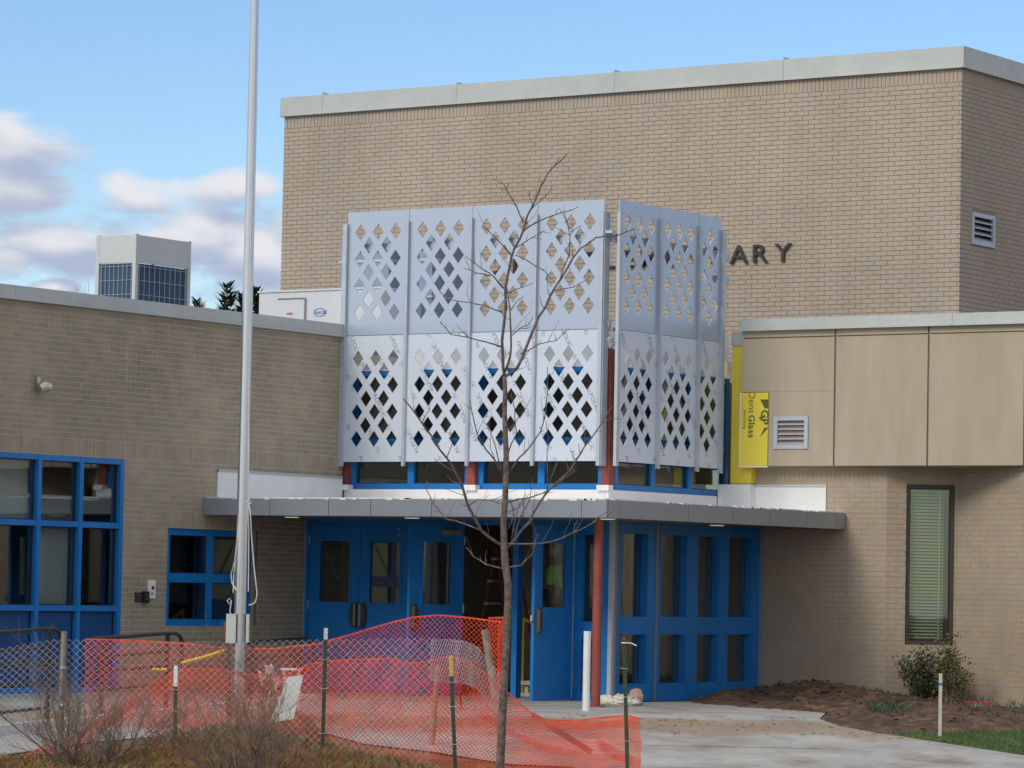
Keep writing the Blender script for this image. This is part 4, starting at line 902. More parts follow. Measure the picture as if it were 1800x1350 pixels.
# T-posts
def t_post(px0, py0, px1, D, tip_len, tipm, label, group='green steel T posts'):
    a = dep(px1, 1345, D); b = V((a.x, a.y, gz(a.x, a.y)-.15)); t = dep(px0, py0, D); ax = (t-b).normalized()
    tp = thing('fence_post', label, 'fence post', b, group)
    def bar(f0, f1, m, nm, par):
        p, q = b.lerp(t, f0), b.lerp(t, f1); mb = MB()
        for du, dn, wu, wn in ((0, 0, .019, .003), (0, .018, .004, .016)):
            P = [c+RH*(du+sx*wu)+FH*(dn+sy*wn) for c in (p, q) for sx, sy in ((-1, -1), (1, -1), (1, 1), (-1, 1))]
            mb.add(P, [(0, 3, 2, 1), (4, 5, 6, 7), (0, 1, 5, 4), (1, 2, 6, 5), (2, 3, 7, 6), (3, 0, 4, 7)])
        k = int((q-p).length/.055)
        for i in range(k):
            c = p.lerp(q, (i+.5)/max(1, k)); mb.add([c+RH*x-FH*.003+ax*z for x, z in ((-.006, -.008), (.006, -.008), (.006, .008), (-.006, .008))]+[c-FH*.011+RH*x for x in (-.005, .005)], [(0, 1, 5, 4), (3, 4, 5, 2), (0, 4, 3), (1, 2, 5)])
        return mb.build(nm, m, par)
    Lp = (t-b).length; f = 1-tip_len/Lp
    bar(0, f, M_TPOST, 'shaft', tp); bar(f, 1, tipm, 'painted_tip', tp)
    for z in (.34, .62, .80):
        c = b.lerp(t, z); MB().tube([c-RH*.045-FH*.012+Z_*.006, c-FH*.014, c+RH*.024-FH*.012, c+RH*.03+FH*.02], .0028, 5).build('wire_tie', M_WIRE, tp)
t_post(309, 1170, 308, 34.2, .20, M_WPAINT, 'green steel post with long white tip among the bare shrub twigs')
t_post(573, 1104, 566, 34.3, .11, M_HVAC, 'tall green steel post with short pale tip between closed doors and white board')
t_post(792, 1152, 803, 34.3, .20, M_TIPY, 'leaning green steel post with yellow tip in the orange net')
tp4 = (1097, 1120, 1105)
t_post(*tp4, 34.2, .03, M_RUST, 'green steel post with white tie in front of the side glazing')
c = dep(1099, 1130, 34.18); MB().tube([c-RH*.035, c-FH*.02, c+RH*.05+Z_*.0, c+RH*.11-Z_*.025], .006, 6).build('plastic_tie', M_WPAINT, None, label='white plastic strap tied round the green post by the side glazing', cat='strap')

# ================================================================== SMALL SITE THINGS
pp = gpx(1030, 1250); pv = thing('vent_pipe', 'white plastic pipe standing beside the red column', 'pipe', (pp.x, pp.y, -.02))
o = MB().tube([(pp.x, pp.y, -.05), (pp.x, pp.y, .905)], .042, 24, cap=False).tube([(pp.x, pp.y, .905), (pp.x, pp.y, .903)], [.042, .034], 24, cap=False).build('pipe', M_WPAINT, pv); smooth_by_angle(o)
MB().tube([(pp.x, pp.y, .895), (pp.x, pp.y, .90)], .036, 20).build('bore', M_DARK, pv)
def blob(c, sx, sy, sz, seed, amp=.25, n=18, m=12, freq=2.2, flat=True, sharp=False):
    vs = []; fs = []
    for j in range(m+1):
        ph = math.pi*j/m
        for i in range(n):
            th = 2*math.pi*i/n; d = V((math.sin(ph)*math.cos(th), math.sin(ph)*math.sin(th), math.cos(ph)))
            nn = noise.noise(d*freq+V((seed, 0, 0)))
            r = 1+amp*(1-2*abs(nn)*2 if sharp else nn*2)
            z = d.z*sz*r; p = V((c[0]+d.x*sx*r, c[1]+d.y*sy*r, c[2]+max(z, -sz*.45 if flat else -9))); vs.append(p)
    for j in range(m):
        for i in range(n): fs.append((j*n+i, j*n+(i+1) % n, (j+1)*n+(i+1) % n, (j+1)*n+i))
    return MB().add(vs, fs)
sk = gpx(1088, 1240)
bg_ = thing('sack_heap', 'crumpled cream sacks lying on the slab by the corner glazing', 'sacks', (sk.x, sk.y, 0))
for k, (du, dv, sx, sz, sd) in enumerate(((-.14, 0, .14, .075, 1), (.02, .03, .14, .085, 5), (-.05, -.1, .17, .04, 9), (.14, -.05, .12, .055, 13))):
    p = V((sk.x, sk.y, 0))+RH*du+FH*dv; o = blob((p.x, p.y, sz*.45), sx, .11, sz, sd, .35, 22, 14, 2.6, sharp=True).build('sack', M_BAG, bg_, smooth=True)
p = V((sk.x, sk.y, 0))+RH*.2+FH*.08; o = blob((p.x, p.y, .07), .11, .09, .14, 21, .2, 7, 5).build('block', M_PINK, bg_)
# white board leaning on the net
P4 = [dep(px, py, 34.5) for px, py in ((505, 1190), (533, 1187), (516, 1264), (474, 1270))]
wbm = MB(); off = FH*.008; wbm.add(P4+[p+off for p in P4], [(0, 1, 2, 3), (7, 6, 5, 4)]+[(i, (i+1) % 4, (i+1) % 4+4, i+4) for i in range(4)])
wbm.build('notice_board', M_WPAINT, None, label='blank white sheet hanging askew on the fence by the flagpole', cat='sheet')
Pk = [dep(935, 1256, 34.95), dep(1040, 1322, 34.9)]; ax_ = (Pk[1]-Pk[0]).normalized(); sd_ = ax_.cross(FH).normalized(); pk = MB()
pk.add([c+sd_*a*.03+FH*b*.01 for c in Pk for a, b in ((-1, -1), (1, -1), (1, 1), (-1, 1))], [(0, 1, 2, 3), (7, 6, 5, 4), (0, 4, 5, 1), (1, 5, 6, 2), (2, 6, 7, 3), (3, 7, 4, 0)])
pk.build('plank', M_PINK, None, label='narrow pinkish plank slanting under the slumped orange net', cat='plank')
# yellow strips, plastic, tray seen through the nets
def bar(px0, py0, px1, py1, D, r, m, name, label, cat, sides=4): return MB().tube([dep(px0, py0, D), dep((px0+px1)/2, (py0+py1)/2+1, D), dep(px1, py1, D)], r, sides).build(name, m, None, label=label, cat=cat)
bar(320, 1166, 396, 1144, 37.8, .024, M_YPLAST, 'yellow_tape', 'long slanting yellow plastic strip behind the orange net by the rusty stake', 'strip')
bar(268, 1177, 293, 1177, 37.8, .020, M_YPLAST, 'yellow_tape', 'short level yellow plastic strip behind the orange net by the guard rail', 'strip')
c = dep(481, 1213, 36.6); blob((c.x, c.y, c.z), .04, .03, .03, 3, .3).build('yellow_rag', M_YPLAST, None, label='small yellow lump beside the white sheet behind the net', cat='rag')
c = dep(476, 1180, 37.9)
cr = MB(); random.seed(12)
for k in range(7):
    q = c+RH*random.uniform(-.07, .07)+Z_*random.uniform(-.16, .1); cr.tube([q, q+RH*random.uniform(-.08, .08)+Z_*.05-FH*.02, q+RH*random.uniform(-.1, .1)-Z_*random.uniform(.05, .15)], [.012, .03, .008], 6)
cr.build('plastic_wrap', M_PLASTIC, None, label='torn clear plastic wrap caught behind the fence by the flagpole', cat='plastic')
c = dep(514, 1176, 38.3); MB().obox(c, RH, -FH, -.12, .11, -.1, .1, -.012, .008).obox(c, RH, -FH, -.10, -.07, -.06, .06, -.85, -.012).obox(c, RH, -FH, .06, .09, -.06, .06, -.85, -.012).build('low_bench', M_WPAINT, None, label='narrow white bench behind the nets near the guard rail end', cat='bench')
# worker and ladder inside the vestibule
def skin(name, joints, edges, m, root, sub=2):
    me = bpy.data.meshes.new(name); base = WL[root.name]; me.from_pydata([V(p)-base for p, r in joints], edges, []); o = bpy.data.objects.new(name, me); COL.objects.link(o)
    md = o.modifiers.new('s', 'SKIN'); md.use_smooth_shade = True; ss = o.modifiers.new('u', 'SUBSURF'); ss.levels = sub; ss.render_levels = sub
    for i, (p, r) in enumerate(joints):
        rr = r if hasattr(r, '__len__') else (r, r); me.skin_vertices[0].data[i].radius = rr; me.skin_vertices[0].data[i].use_root = i == 0
    dg = bpy.context.evaluated_depsgraph_get(); nm = bpy.data.meshes.new_from_object(o.evaluated_get(dg)); bpy.data.objects.remove(o)
    nm.materials.clear(); nm.materials.append(m); o2 = bpy.data.objects.new(name, nm); link(o2, root); WL[o2.name] = base.copy(); return o2
px_, py_ = 3.28, .95; PZ = .2
pr = thing('person', 'worker in lime vest standing inside behind the open door window', 'person', (px_, py_, PZ))
fdir = V((-.9, -.3, 0)).normalized(); sdir = V((-fdir.y, fdir.x, 0)); B0 = V((px_, py_, PZ))
def J(s, f, z, r): return (B0+sdir*s+fdir*f+Z_*z, r)
jt = [J(0, 0, .98, (.15, .11)), J(0, 0, 1.18, (.145, .105)), J(0, .01, 1.38, (.165, .115)), J(0, 0, 1.50, (.08, .07)), J(0, .02, 1.57, .055), J(0, .03, 1.66, .085), J(0, .03, 1.76, .08),
      J(.19, 0, 1.43, .06), J(.24, .02, 1.15, .045), J(.21, .18, .98, .036), J(.2, .25, .93, .04), J(-.19, 0, 1.43, .06), J(-.23, .06, 1.15, .045), J(-.16, .28, 1.12, .036), J(-.13, .35, 1.13, .04),
      J(.1, 0, .9, .085), J(.11, .03, .5, .06), J(.11, 0, .1, .045), J(.11, .15, .04, .04), J(-.1, 0, .9, .085), J(-.11, .0, .5, .06), J(-.11, -.03, .1, .045), J(-.11, .12, .04, .04)]
ed = [(0, 1), (1, 2), (2, 3), (3, 4), (4, 5), (5, 6), (2, 7), (7, 8), (8, 9), (9, 10), (2, 11), (11, 12), (12, 13), (13, 14), (0, 15), (15, 16), (16, 17), (17, 18), (0, 19), (19, 20), (20, 21), (21, 22)]
skin('body', jt, ed, M_CLOTH, pr)
skin('vest', [J(0, 0, 1.02, (.165, .125)), J(0, 0, 1.2, (.16, .12)), J(0, .01, 1.38, (.185, .13)), J(0, 0, 1.48, (.12, .09)), J(.2, 0, 1.42, .07), J(-.2, 0, 1.42, .07), J(.245, .02, 1.2, .056), J(-.235, .05, 1.2, .056)], [(0, 1), (1, 2), (2, 3), (2, 4), (2, 5), (4, 6), (5, 7)], M_VEST, pr)
hd = blob(B0+fdir*.03+Z_*1.685, .078, .09, .115, 2, .04, 20, 14, flat=False).build('head', M_SKIN, pr, smooth=True)
nose = B0+fdir*.125+Z_*1.675; MB().tube([nose+Z_*.02-fdir*.02, nose, nose-fdir*.02-Z_*.012], [.006, .014, .008], 8).build('nose', M_SKIN, hd)
for s_ in (-1, 1):
    e = B0+fdir*.108+sdir*(.03*s_)+Z_*1.70; blob(e, .011, .011, .008, 1, 0, 8, 6, flat=False).build('eye', M_BLACK, hd)
    e = B0+sdir*(.083*s_)+Z_*1.685+fdir*.02; blob(e, .014, .02, .03, 1, .1, 8, 6, flat=False).build('ear', M_SKIN, hd)
e = B0+fdir*.11+Z_*1.635; MB().tube([e-sdir*.025, e+fdir*.006, e+sdir*.025], .006, 6).build('mouth', M_REDP, hd)
blob(B0+Z_*1.735+fdir*.005, .088, .092, .085, 4, .06, 20, 12, flat=True).build('hair', M_HAIR, pr, smooth=True)
for s_, (h, d) in ((1, (J(.2, .25, .93, 0)[0], V((0, 0, -1))*.6+fdir)), (-1, (J(-.13, .35, 1.13, 0)[0], fdir))):
    d = d.normalized(); hb = MB(); lat = d.cross(Z_).normalized()
    for k, ln in enumerate((.075, .085, .08, .062)): a = h+lat*(.025-.017*k); hb.tube([a, a+d*ln*.5, a+d*ln*.8-Z_*.02, a+d*ln*.9-Z_*.045], [.010, .009, .008, .006], 6)
    a = h+lat*.03*s_; hb.tube([a-d*.03, a+lat*.02*s_+d*.02, a+lat*.02*s_+d*.05-Z_*.02], [.012, .010, .007], 6); hb.build('hand', M_SKIN, pr)
MB().box(px_-.35, px_+.35, py_-.3, py_+.3, 0.003, .05).box(px_-.3, px_-.24, py_-.25, py_+.25, .05, .15).box(px_+.24, px_+.3, py_-.25, py_+.25, .05, .15).box(px_-.35, px_+.35, py_-.3, py_+.3, .15, .2).build('work_step', M_WOOD, None, label='low wooden work step under the worker in the lime vest', cat='step')
ld = thing('step_ladder', 'red step ladder standing inside the open doorway', 'ladder', (2.05, 1.5, 0))
for s_ in (-.22, .22):
    MB().tube([(1.75+s_*.3, 1.5+s_, 0), (2.1+s_*.2, 1.5+s_*.7, 1.9)], .03, 4).build('rail', M_RUSTRED, ld); MB().tube([(2.5+s_*.3, 1.5+s_, 0), (2.12+s_*.2, 1.5+s_*.7, 1.85)], .022, 4).build('rear_leg', M_RUSTRED, ld)
for i in range(6): z = .28+i*.29; x = 1.75+.35*z/1.9; MB().box(x-.04, x+.04, 1.5-.22, 1.5+.22, z, z+.03).build('step', M_GALV, ld)
MB().tube([(2.75, 1.0, .98), (3.72, 1.3, .52)], .022, 6).tube([(2.75, 1.0, .98), (2.75, 1.0, 0)], .018, 6).tube([(3.72, 1.3, .52), (3.72, 1.3, 0)], .018, 6).build('site_barrier', M_YPLAST, None, label='slanting yellow bar inside the open doorway', cat='barrier')

# ================================================================== SOIL
def inside(x, y, poly):
    c = False; j = len(poly)-1
    for i in range(len(poly)):
        (a, b), (p, q) = poly[i], poly[j]
        if (b > y) != (q > y) and x < (p-a)*(y-b)/(q-b)+a: c = not c
        j = i
    return c
def edged(x, y, poly):
    m = 9
    for i in range(len(poly)):
        a, b = poly[i-1]; p, q = poly[i]; dx, dy = p-a, q-b; t = max(0, min(1, ((x-a)*dx+(y-b)*dy)/(dx*dx+dy*dy+1e-9))); m = min(m, math.hypot(x-a-t*dx, y-b-t*dy))
    return m
def field_mesh(poly, step, hf, lump=.05, seed=0):
    xs = [p[0] for p in poly]; ys = [p[1] for p in poly]; x0, y0 = min(xs), min(ys); nx = int((max(xs)-x0)/step)+2; ny = int((max(ys)-y0)/step)+2
    mb = MB(); idx = {}
    for i in range(nx):
        for j in range(ny):
            jx = x0+i*step+random.uniform(-.3, .3)*step; jy = y0+j*step+random.uniform(-.3, .3)*step
            if inside(jx, jy, poly):
                e = min(1, edged(jx, jy, poly)/.35); nn = noise.noise(V((jx*4, jy*4, seed)))*.6+abs(noise.noise(V((jx*11, jy*11, seed+3))))*.5+noise.noise(V((jx*25, jy*25, seed+5)))*.25
                idx[i, j] = len(mb.v); mb.v.append((jx, jy, gz(jx, jy)-.01+e*(hf(jx, jy)+lump*nn+.02)))
    for (i, j), a in list(idx.items()):
        b, c, d = idx.get((i+1, j)), idx.get((i+1, j+1)), idx.get((i, j+1))
        if b is not None and c is not None and d is not None: mb.f.append((a, b, c, d))
        elif b is not None and d is not None: mb.f.append((a, b, d))
    return mb
random.seed(2)
sp = [tuple(gpx(*q)[:2]) for q in ((1195, 1236), (1300, 1244), (1400, 1251), (1456, 1256), (1440, 1266), (1480, 1279), (1560, 1291), (1680, 1289), (1800, 1287), (1900, 1285))]+[(10.5, 2.2), (9.2, 3.0), (7.35, 4.05), (6.6, 3.5), (4.8, 3.5), (4.8, 1.5)]
def pile(x, y):
    d = 0
    for cx, cy, r1, r2, h in ((6.0, 2.9, 1.0, .8, .24), (5.3, 2.3, .7, .7, .12), (6.7, 2.5, .8, .9, .16), (5.1, 1.6, .4, .35, .05)): d = max(d, h*math.exp(-((x-cx)/r1)**2-((y-cy)/r2)**2))
    return d
field_mesh(sp, .048, pile, .09, 1).build('soil_pile', M_SOIL, None, origin=(6, 2, 0), label='dark turned soil heaped against the brick wall by the side glazing', cat='soil', kind='stuff')
cl = MB(); rc = random.Random(31)
for k in range(620):
    x, y = rc.uniform(4.9, 10.5), rc.uniform(-3.5, 3.4)
    if not inside(x, y, sp) or (pile(x, y) < .05 and rc.random() < .55): continue
    e = min(1, edged(x, y, sp)/.35); r0 = rc.uniform(.012, .055)*(1.2 if pile(x, y) > .1 else .7); c = V((x, y, gz(x, y)+e*(pile(x, y)+.04)))
    oc = [c+V((sx*r0*rc.uniform(.7, 1.4), sy*r0*rc.uniform(.7, 1.4), sz*r0*rc.uniform(.5, .9))) for sx, sy, sz in ((1, 0, 0), (0, 1, 0), (-1, 0, 0), (0, -1, 0), (0, 0, 1), (0, 0, -1))]
    cl.add(oc, [(0, 1, 4), (1, 2, 4), (2, 3, 4), (3, 0, 4), (1, 0, 5), (2, 1, 5), (3, 2, 5), (0, 3, 5)])
cl.build('soil_clods', M_SOIL, None, origin=(6, 2, 0), label='loose clods strewn over the dark soil heap', cat='soil', kind='stuff')
c0 = dep(500, 1300, 35.4); c0.z = gz(c0.x, c0.y); ms = [(c0.x+RH.x*a+FH.x*b, c0.y+RH.y*a+FH.y*b) for a, b in ((-.75, 0), (-.5, -.5), (0, -.7), (.5, -.5), (.85, 0), (.6, .6), (0, .9), (-.6, .6))]
field_mesh(ms, .045, lambda x, y: .50*math.exp(-((x-c0.x)**2+(y-c0.y)**2)/.20), .05, 5).build('clay_mound', M_CLAY, None, origin=(c0.x, c0.y, c0.z), label='red clay mound beneath the white sheet by the flagpole', cat='soil', kind='stuff')
# dry bank along the foot of the fence
bc = dep(400, 1300, 34.5)
bk = [st(s, t) for s, t in ((30, -6.2), (30, .3), (33.2, .1), (34.6, -.75), (35.0, -1.4), (35.4, -2.2), (35.3, -3.0), (34.8, -3.8), (34.6, -6.2))]
bank_h = lambda x, y: .05*noise.noise(V((x*.8, y*.8, 4)))+.03+.30*math.exp(-(((x-bc.x)*RH.x+(y-bc.y)*RH.y)/1.25)**2-(((x-bc.x)*FH.x+(y-bc.y)*FH.y)/.75)**2)
field_mesh(bk, .09, bank_h, .06, 8).build('dry_bank', M_GROUND, None, origin=(CAM.x+FH.x*33, CAM.y+FH.y*33, -.5), label='brown dry grass bank along the foot of the fence', cat='bank', kind='stuff')

# ================================================================== GRASS AND LITTER (uncountable)
def blades(n, fn, h0, h1, w, seed, lean=.5):
    rnd = random.Random(seed); mb = MB(); k = 0
    while k < n:
        p = fn(rnd)
        if p is None: continue
        k += 1; h = rnd.uniform(h0, h1); th = rnd.uniform(0, 6.28); d = V((math.cos(th), math.sin(th), 0)); s = V((-d.y, d.x, 0))*w*rnd.uniform(.6, 1.3); l = rnd.uniform(.1, lean)*h
        mb.add([p-s, p+s, p+d*l*.4+Z_*h*.6+s*.6, p+d*l+Z_*h], [(0, 1, 2), (0, 2, 3)])
    return mb
def on_bank(r):
    x, y = st(r.uniform(31.5, 35.3), r.uniform(-6, .2))
    return V((x, y, gz(x, y)+bank_h(x, y)*min(1, edged(x, y, bk)/.35)+.0)) if inside(x, y, bk) else None
blades(17000, on_bank, .03, .11, .004, 1, 1.2).build('dry_grass', M_GRASSD, None, origin=(CAM.x+FH.x*33, CAM.y+FH.y*33, -.5), label='matted dry grass along the foot of the fence', cat='grass', kind='stuff')
blades(2500, on_bank, .04, .12, .005, 2, .8).build('green_grass', M_GRASSG, None, origin=(CAM.x+FH.x*33, CAM.y+FH.y*33, -.5), label='stray green grass tufts in the dry bank', cat='grass', kind='stuff')
def on_lawn(r):
    p = gpx(r.uniform(1550, 1900), r.uniform(1286, 1348)); return p if inside(p.x, p.y, lawn) else None
blades(5000, on_lawn, .02, .055, .004, 3).build('lawn_grass', M_GRASSG, None, origin=(12, -5, -.3), label='short green lawn strip beside the concrete walkway', cat='grass', kind='stuff')
lt = MB(); rnd = random.Random(9)
for k in range(330):
    s = rnd.gauss(38.7, .55); t = rnd.uniform(-2.5, 4.6); x, y = st(s, t)
    if not inside(x, y, wk): continue
    z = gz(x, y)+.008; q = rnd.uniform(.010, .045); th = rnd.uniform(0, 6.28); a = V((math.cos(th), math.sin(th), 0))*q; b = V((-math.sin(th), math.cos(th), 0))*q*rnd.uniform(.3, .8); p = V((x, y, z))
    lt.add([p-a, p-b+Z_*.004, p+a, p+b+Z_*q*.2, p+Z_*q*.35], [(0, 1, 4), (1, 2, 4), (2, 3, 4), (3, 0, 4)])
lt.build('leaf_litter', M_LITTER, None, origin=(6, -5, 0), label='dry leaves and clods scattered over the concrete walkway', cat='litter', kind='stuff')

# ================================================================== SAPLING (traced limbs, each with its own depth)
DT = 31.5
sap = dep(879, 1350, DT); szb = gz(sap.x, sap.y)
sp_ = thing('sapling_tree', 'leafless young sapling with thin upright limbs in front of the perforated screen', 'tree', (sap.x, sap.y, szb-.1))
tr = [(876, 1440), (879, 1350), (884, 1240), (889, 1150), (893, 1060), (893, 1025), (888, 990), (886, 960), (885, 920), (888, 880), (889, 840), (890, 800), (888, 760), (887, 720), (888, 690), (887, 661)]
P = [dep(a, b, DT) for a, b in tr]; P[0].z = szb-.1
rr = [.043, .038, .036, .034, .033, .033, .034, .031, .028, .027, .026, .025, .023, .021, .021, .018]
o = MB().tube(P, rr, 12).build('trunk', M_BARK, sp_, smooth=True)
limbs = [
 (.013, -.2, [(887, 661), (884, 630), (886, 568), (888, 510), (896, 468), (904, 437), (918, 410), (927, 379), (941, 352), (950, 329), (962, 306), (985, 283), (997, 270)]),
 (.010, .3, [(887, 655), (897, 626), (898, 588), (896, 541), (891, 507), (886, 520)]),
 (.014, .4, [(888, 662), (908, 649), (922, 618), (939, 576), (958, 541), (977, 503), (997, 472), (1020, 437), (1047, 418), (1085, 414), (1116, 402)]),
 (.005, .3, [(985, 490), (1001, 447), (1002, 414), (997, 391), (983, 366)]), (.004, .1, [(1003, 408), (1022, 396)]), (.003, .1, [(999, 449), (992, 434)]),
 (.006, -.5, [(885, 507), (869, 487), (846, 472), (819, 451)]), (.005, -.2, [(862, 485), (838, 480), (814, 471)]),
 (.006, .5, [(883, 549), (854, 537), (827, 532), (789, 526), (773, 512)]), (.006, -.6, [(883, 611), (854, 601), (823, 593), (792, 588), (773, 566)]), (.004, .1, [(823, 593), (802, 570)]),
 (.004, .4, [(898, 545), (910, 528), (922, 520)]), (.004, -.4, [(891, 516), (915, 506), (939, 497)]), (.005, .4, [(904, 437), (925, 424), (950, 410), (958, 405)]),
 (.006, -.4, [(918, 407), (947, 389), (977, 377), (1000, 371), (1016, 364)]), (.006, .3, [(920, 390), (908, 362), (896, 343), (885, 323), (866, 314)]), (.004, .3, [(930, 372), (950, 352), (966, 337), (972, 326)]),
 (.003, .2, [(936, 360), (930, 345), (928, 338)]), (.005, -.5, [(900, 450), (873, 420), (848, 397)]), (.004, .2, [(906, 448), (939, 466), (962, 481), (977, 498)]),
 (.004, .4, [(972, 511), (1008, 505), (1022, 497), (1037, 487)]), (.003, -.3, [(957, 543), (951, 532), (949, 520)]), (.004, .4, [(897, 592), (916, 576), (930, 570), (937, 557)]), (.003, .2, [(912, 577), (925, 578), (934, 573)]),
 (.005, .5, [(915, 622), (947, 605), (977, 599), (1000, 578)]), (.003, -.3, [(905, 650), (930, 616), (950, 604)]),
 (.014, -.4, [(885, 960), (877, 956), (846, 933), (823, 890), (812, 852), (800, 829), (785, 805), (762, 771), (742, 744), (725, 720), (708, 700)]),
 (.007, .5, [(846, 933), (816, 921), (785, 913), (762, 886), (749, 860), (751, 845)]), (.007, .6, [(886, 1000), (854, 992), (833, 979), (819, 962)]), (.007, -.5, [(891, 997), (916, 994), (935, 975), (941, 950), (947, 938)]),
 (.012, .3, [(890, 965), (908, 944), (931, 917), (947, 886), (970, 856), (1001, 829), (1020, 798), (1039, 771), (1058, 744), (1078, 712)]), (.008, -.5, [(890, 956), (931, 956), (970, 952), (1008, 936), (1039, 921), (1066, 900)]),
 (.007, .5, [(892, 883), (931, 875), (954, 867), (985, 848), (1001, 829)]), (.007, -.4, [(888, 840), (870, 809), (854, 790), (839, 763), (832, 735), (827, 703)]), (.007, .4, [(891, 835), (912, 805), (931, 786), (950, 759), (960, 720), (963, 680), (962, 645)]),
 (.005, -.3, [(823, 890), (840, 878), (862, 880), (884, 886)]), (.004, .3, [(800, 829), (783, 820), (770, 812), (763, 805)]), (.005, .3, [(884, 830), (872, 790), (866, 770), (850, 740)]), (.005, .2, [(892, 800), (908, 762), (905, 720), (898, 690)]),
 (.005, -.4, [(899, 950), (905, 915), (912, 890), (925, 868)]), (.005, .3, [(905, 942), (914, 910), (931, 880), (936, 840)]), (.004, -.2, [(893, 930), (903, 905), (896, 880)]), (.004, .3, [(893, 900), (915, 890), (930, 868)]),
 (.004, .2, [(920, 930), (935, 915), (937, 890), (940, 862)]), (.004, -.2, [(889, 760), (905, 745), (922, 720), (933, 700)]), (.004, .2, [(962, 862), (962, 820), (964, 770), (960, 740)]), (.003, .2, [(965, 845), (975, 825), (980, 812)]), (.003, -.2, [(975, 850), (998, 838), (1012, 820)]),
 (.004, .3, [(1058, 744), (1075, 735), (1092, 737)]), (.004, -.3, [(785, 805), (795, 780), (792, 760)]), (.003, .3, [(742, 744), (755, 720), (757, 700)]), (.003, .2, [(1020, 798), (1017, 780)]), (.003, .2, [(1008, 936), (1010, 922), (1016, 915)]),
 (.003, .3, [(812, 852), (795, 846), (786, 835)]), (.003, .3, [(950, 329), (953, 318), (945, 312)]), (.003, .2, [(870, 809), (862, 788), (864, 760)])]
rnd = random.Random(4)
def limb_pts(pl, slope, D0):
    out = []; d = 0; last = None
    for a, b in pl:
        if last: d += math.hypot(a-last[0], b-last[1])*D0/F_PX
        last = (a, b); out.append(dep(a, b, D0+slope*d))
    return out
for r, sl2, pl in limbs:
    s0 = 0
    P = limb_pts(pl, sl2, DT); n = len(P)
    fine_ = [P[0]]
    for a, b in zip(P, P[1:]):
        k = 2; q = (b-a).length
        for i in range(1, k+1):
            c = a.lerp(b, i/k)
            if i < k: c = c+V((rnd.uniform(-1, 1), rnd.uniform(-1, 1), rnd.uniform(-1, 1)))*q*.04
            fine_.append(c)
    m = len(fine_); mb = MB().tube(fine_, [r*(1-.72*i/(m-1))+.0012 for i in range(m)], 6)
    for i in range(2, m-1):
        if r >= .0045 and rnd.random() < .34:       # side twig
            t = (fine_[i+1]-fine_[i]).normalized(); s = V((rnd.uniform(-1, 1), rnd.uniform(-1, 1), rnd.uniform(-.1, 1))); s = (s-t*s.dot(t)).normalized(); ln = rnd.uniform(.08, .30); q0 = fine_[i]; d_ = (s+t*.9).normalized(); tw_ = [q0]
            for k in range(4): d_ = (d_+V((rnd.uniform(-1, 1), rnd.uniform(-1, 1), rnd.uniform(-.5, 1)))*.22).normalized(); q0 = q0+d_*ln/4; tw_.append(q0)
            mb.tube(tw_, [.0036, .003, .0024, .0018, .0012], 4)
        if rnd.random() < .55:       # short spur with a bud
            t = (fine_[i+1]-fine_[i]).normalized(); s = V((rnd.uniform(-1, 1), rnd.uniform(-1, 1), rnd.uniform(-.2, 1))); s = (s-t*s.dot(t)).normalized(); ln = rnd.uniform(.015, .07)
            mb.tube([fine_[i], fine_[i]+(s+t*.7)*ln*.6, fine_[i]+(s+t*.9)*ln], [.003, .0022, .0032 if ln < .03 else .0012], 4)
    mb.build('branch', M_BARK, sp_, smooth=True)

# ================================================================== BARE SHRUBS
def bare_shrub(px, D, label, seed, n, hgt, spread):
    b = dep(px, 1345, D); b.z = gz(b.x, b.y); sh = thing('bare_shrub', label, 'shrub', b, 'bare shrubs by the fence'); rnd = random.Random(seed)
    def grow(mb, p, d, ln, r, lv):
        pts = [p]; rad = [r]; k = 5
        for i in range(k):
            d = (d+V((rnd.uniform(-1, 1), rnd.uniform(-1, 1), rnd.uniform(-.45, .75)))*.34).normalized(); p = p+d*ln/k; pts.append(p); rad.append(r*(1-.75*(i+1)/k)+.0008)
        mb.tube(pts, rad, 5 if lv < 2 else 3, cap=False)
        if lv < 3:
            for i in range(1, k+1):
                for _ in range(2 if lv < 2 else 1):
                    if rnd.random() < .75: grow(mb, pts[i], (d+V((rnd.uniform(-1, 1), rnd.uniform(-1, 1), rnd.uniform(-.3, .9)))*.75).normalized(), ln*rnd.uniform(.35, .6), rad[i]*.6, lv+1)
    for s in range(n):
        a = rnd.uniform(0, 6.28); tl_ = rnd.uniform(.1, spread); d = (V((math.cos(a)*tl_, math.sin(a)*tl_, 1))).normalized(); mb = MB()
        grow(mb, b+V((math.cos(a), math.sin(a), 0))*rnd.uniform(0, .08)-Z_*.04, d, hgt*rnd.uniform(.65, 1.05), rnd.uniform(.006, .014), 0 if s % 3 else 1); mb.build('stem', M_TWIG, sh, smooth=True)
bare_shrub(148, 33.3, 'bare twiggy shrub in front of the grey round fence post', 5, 14, .98, 2.4)
bare_shrub(425, 33.0, 'bare twiggy shrub at the foot of the flagpole, before the white sheet', 8, 13, .95, 2.2)

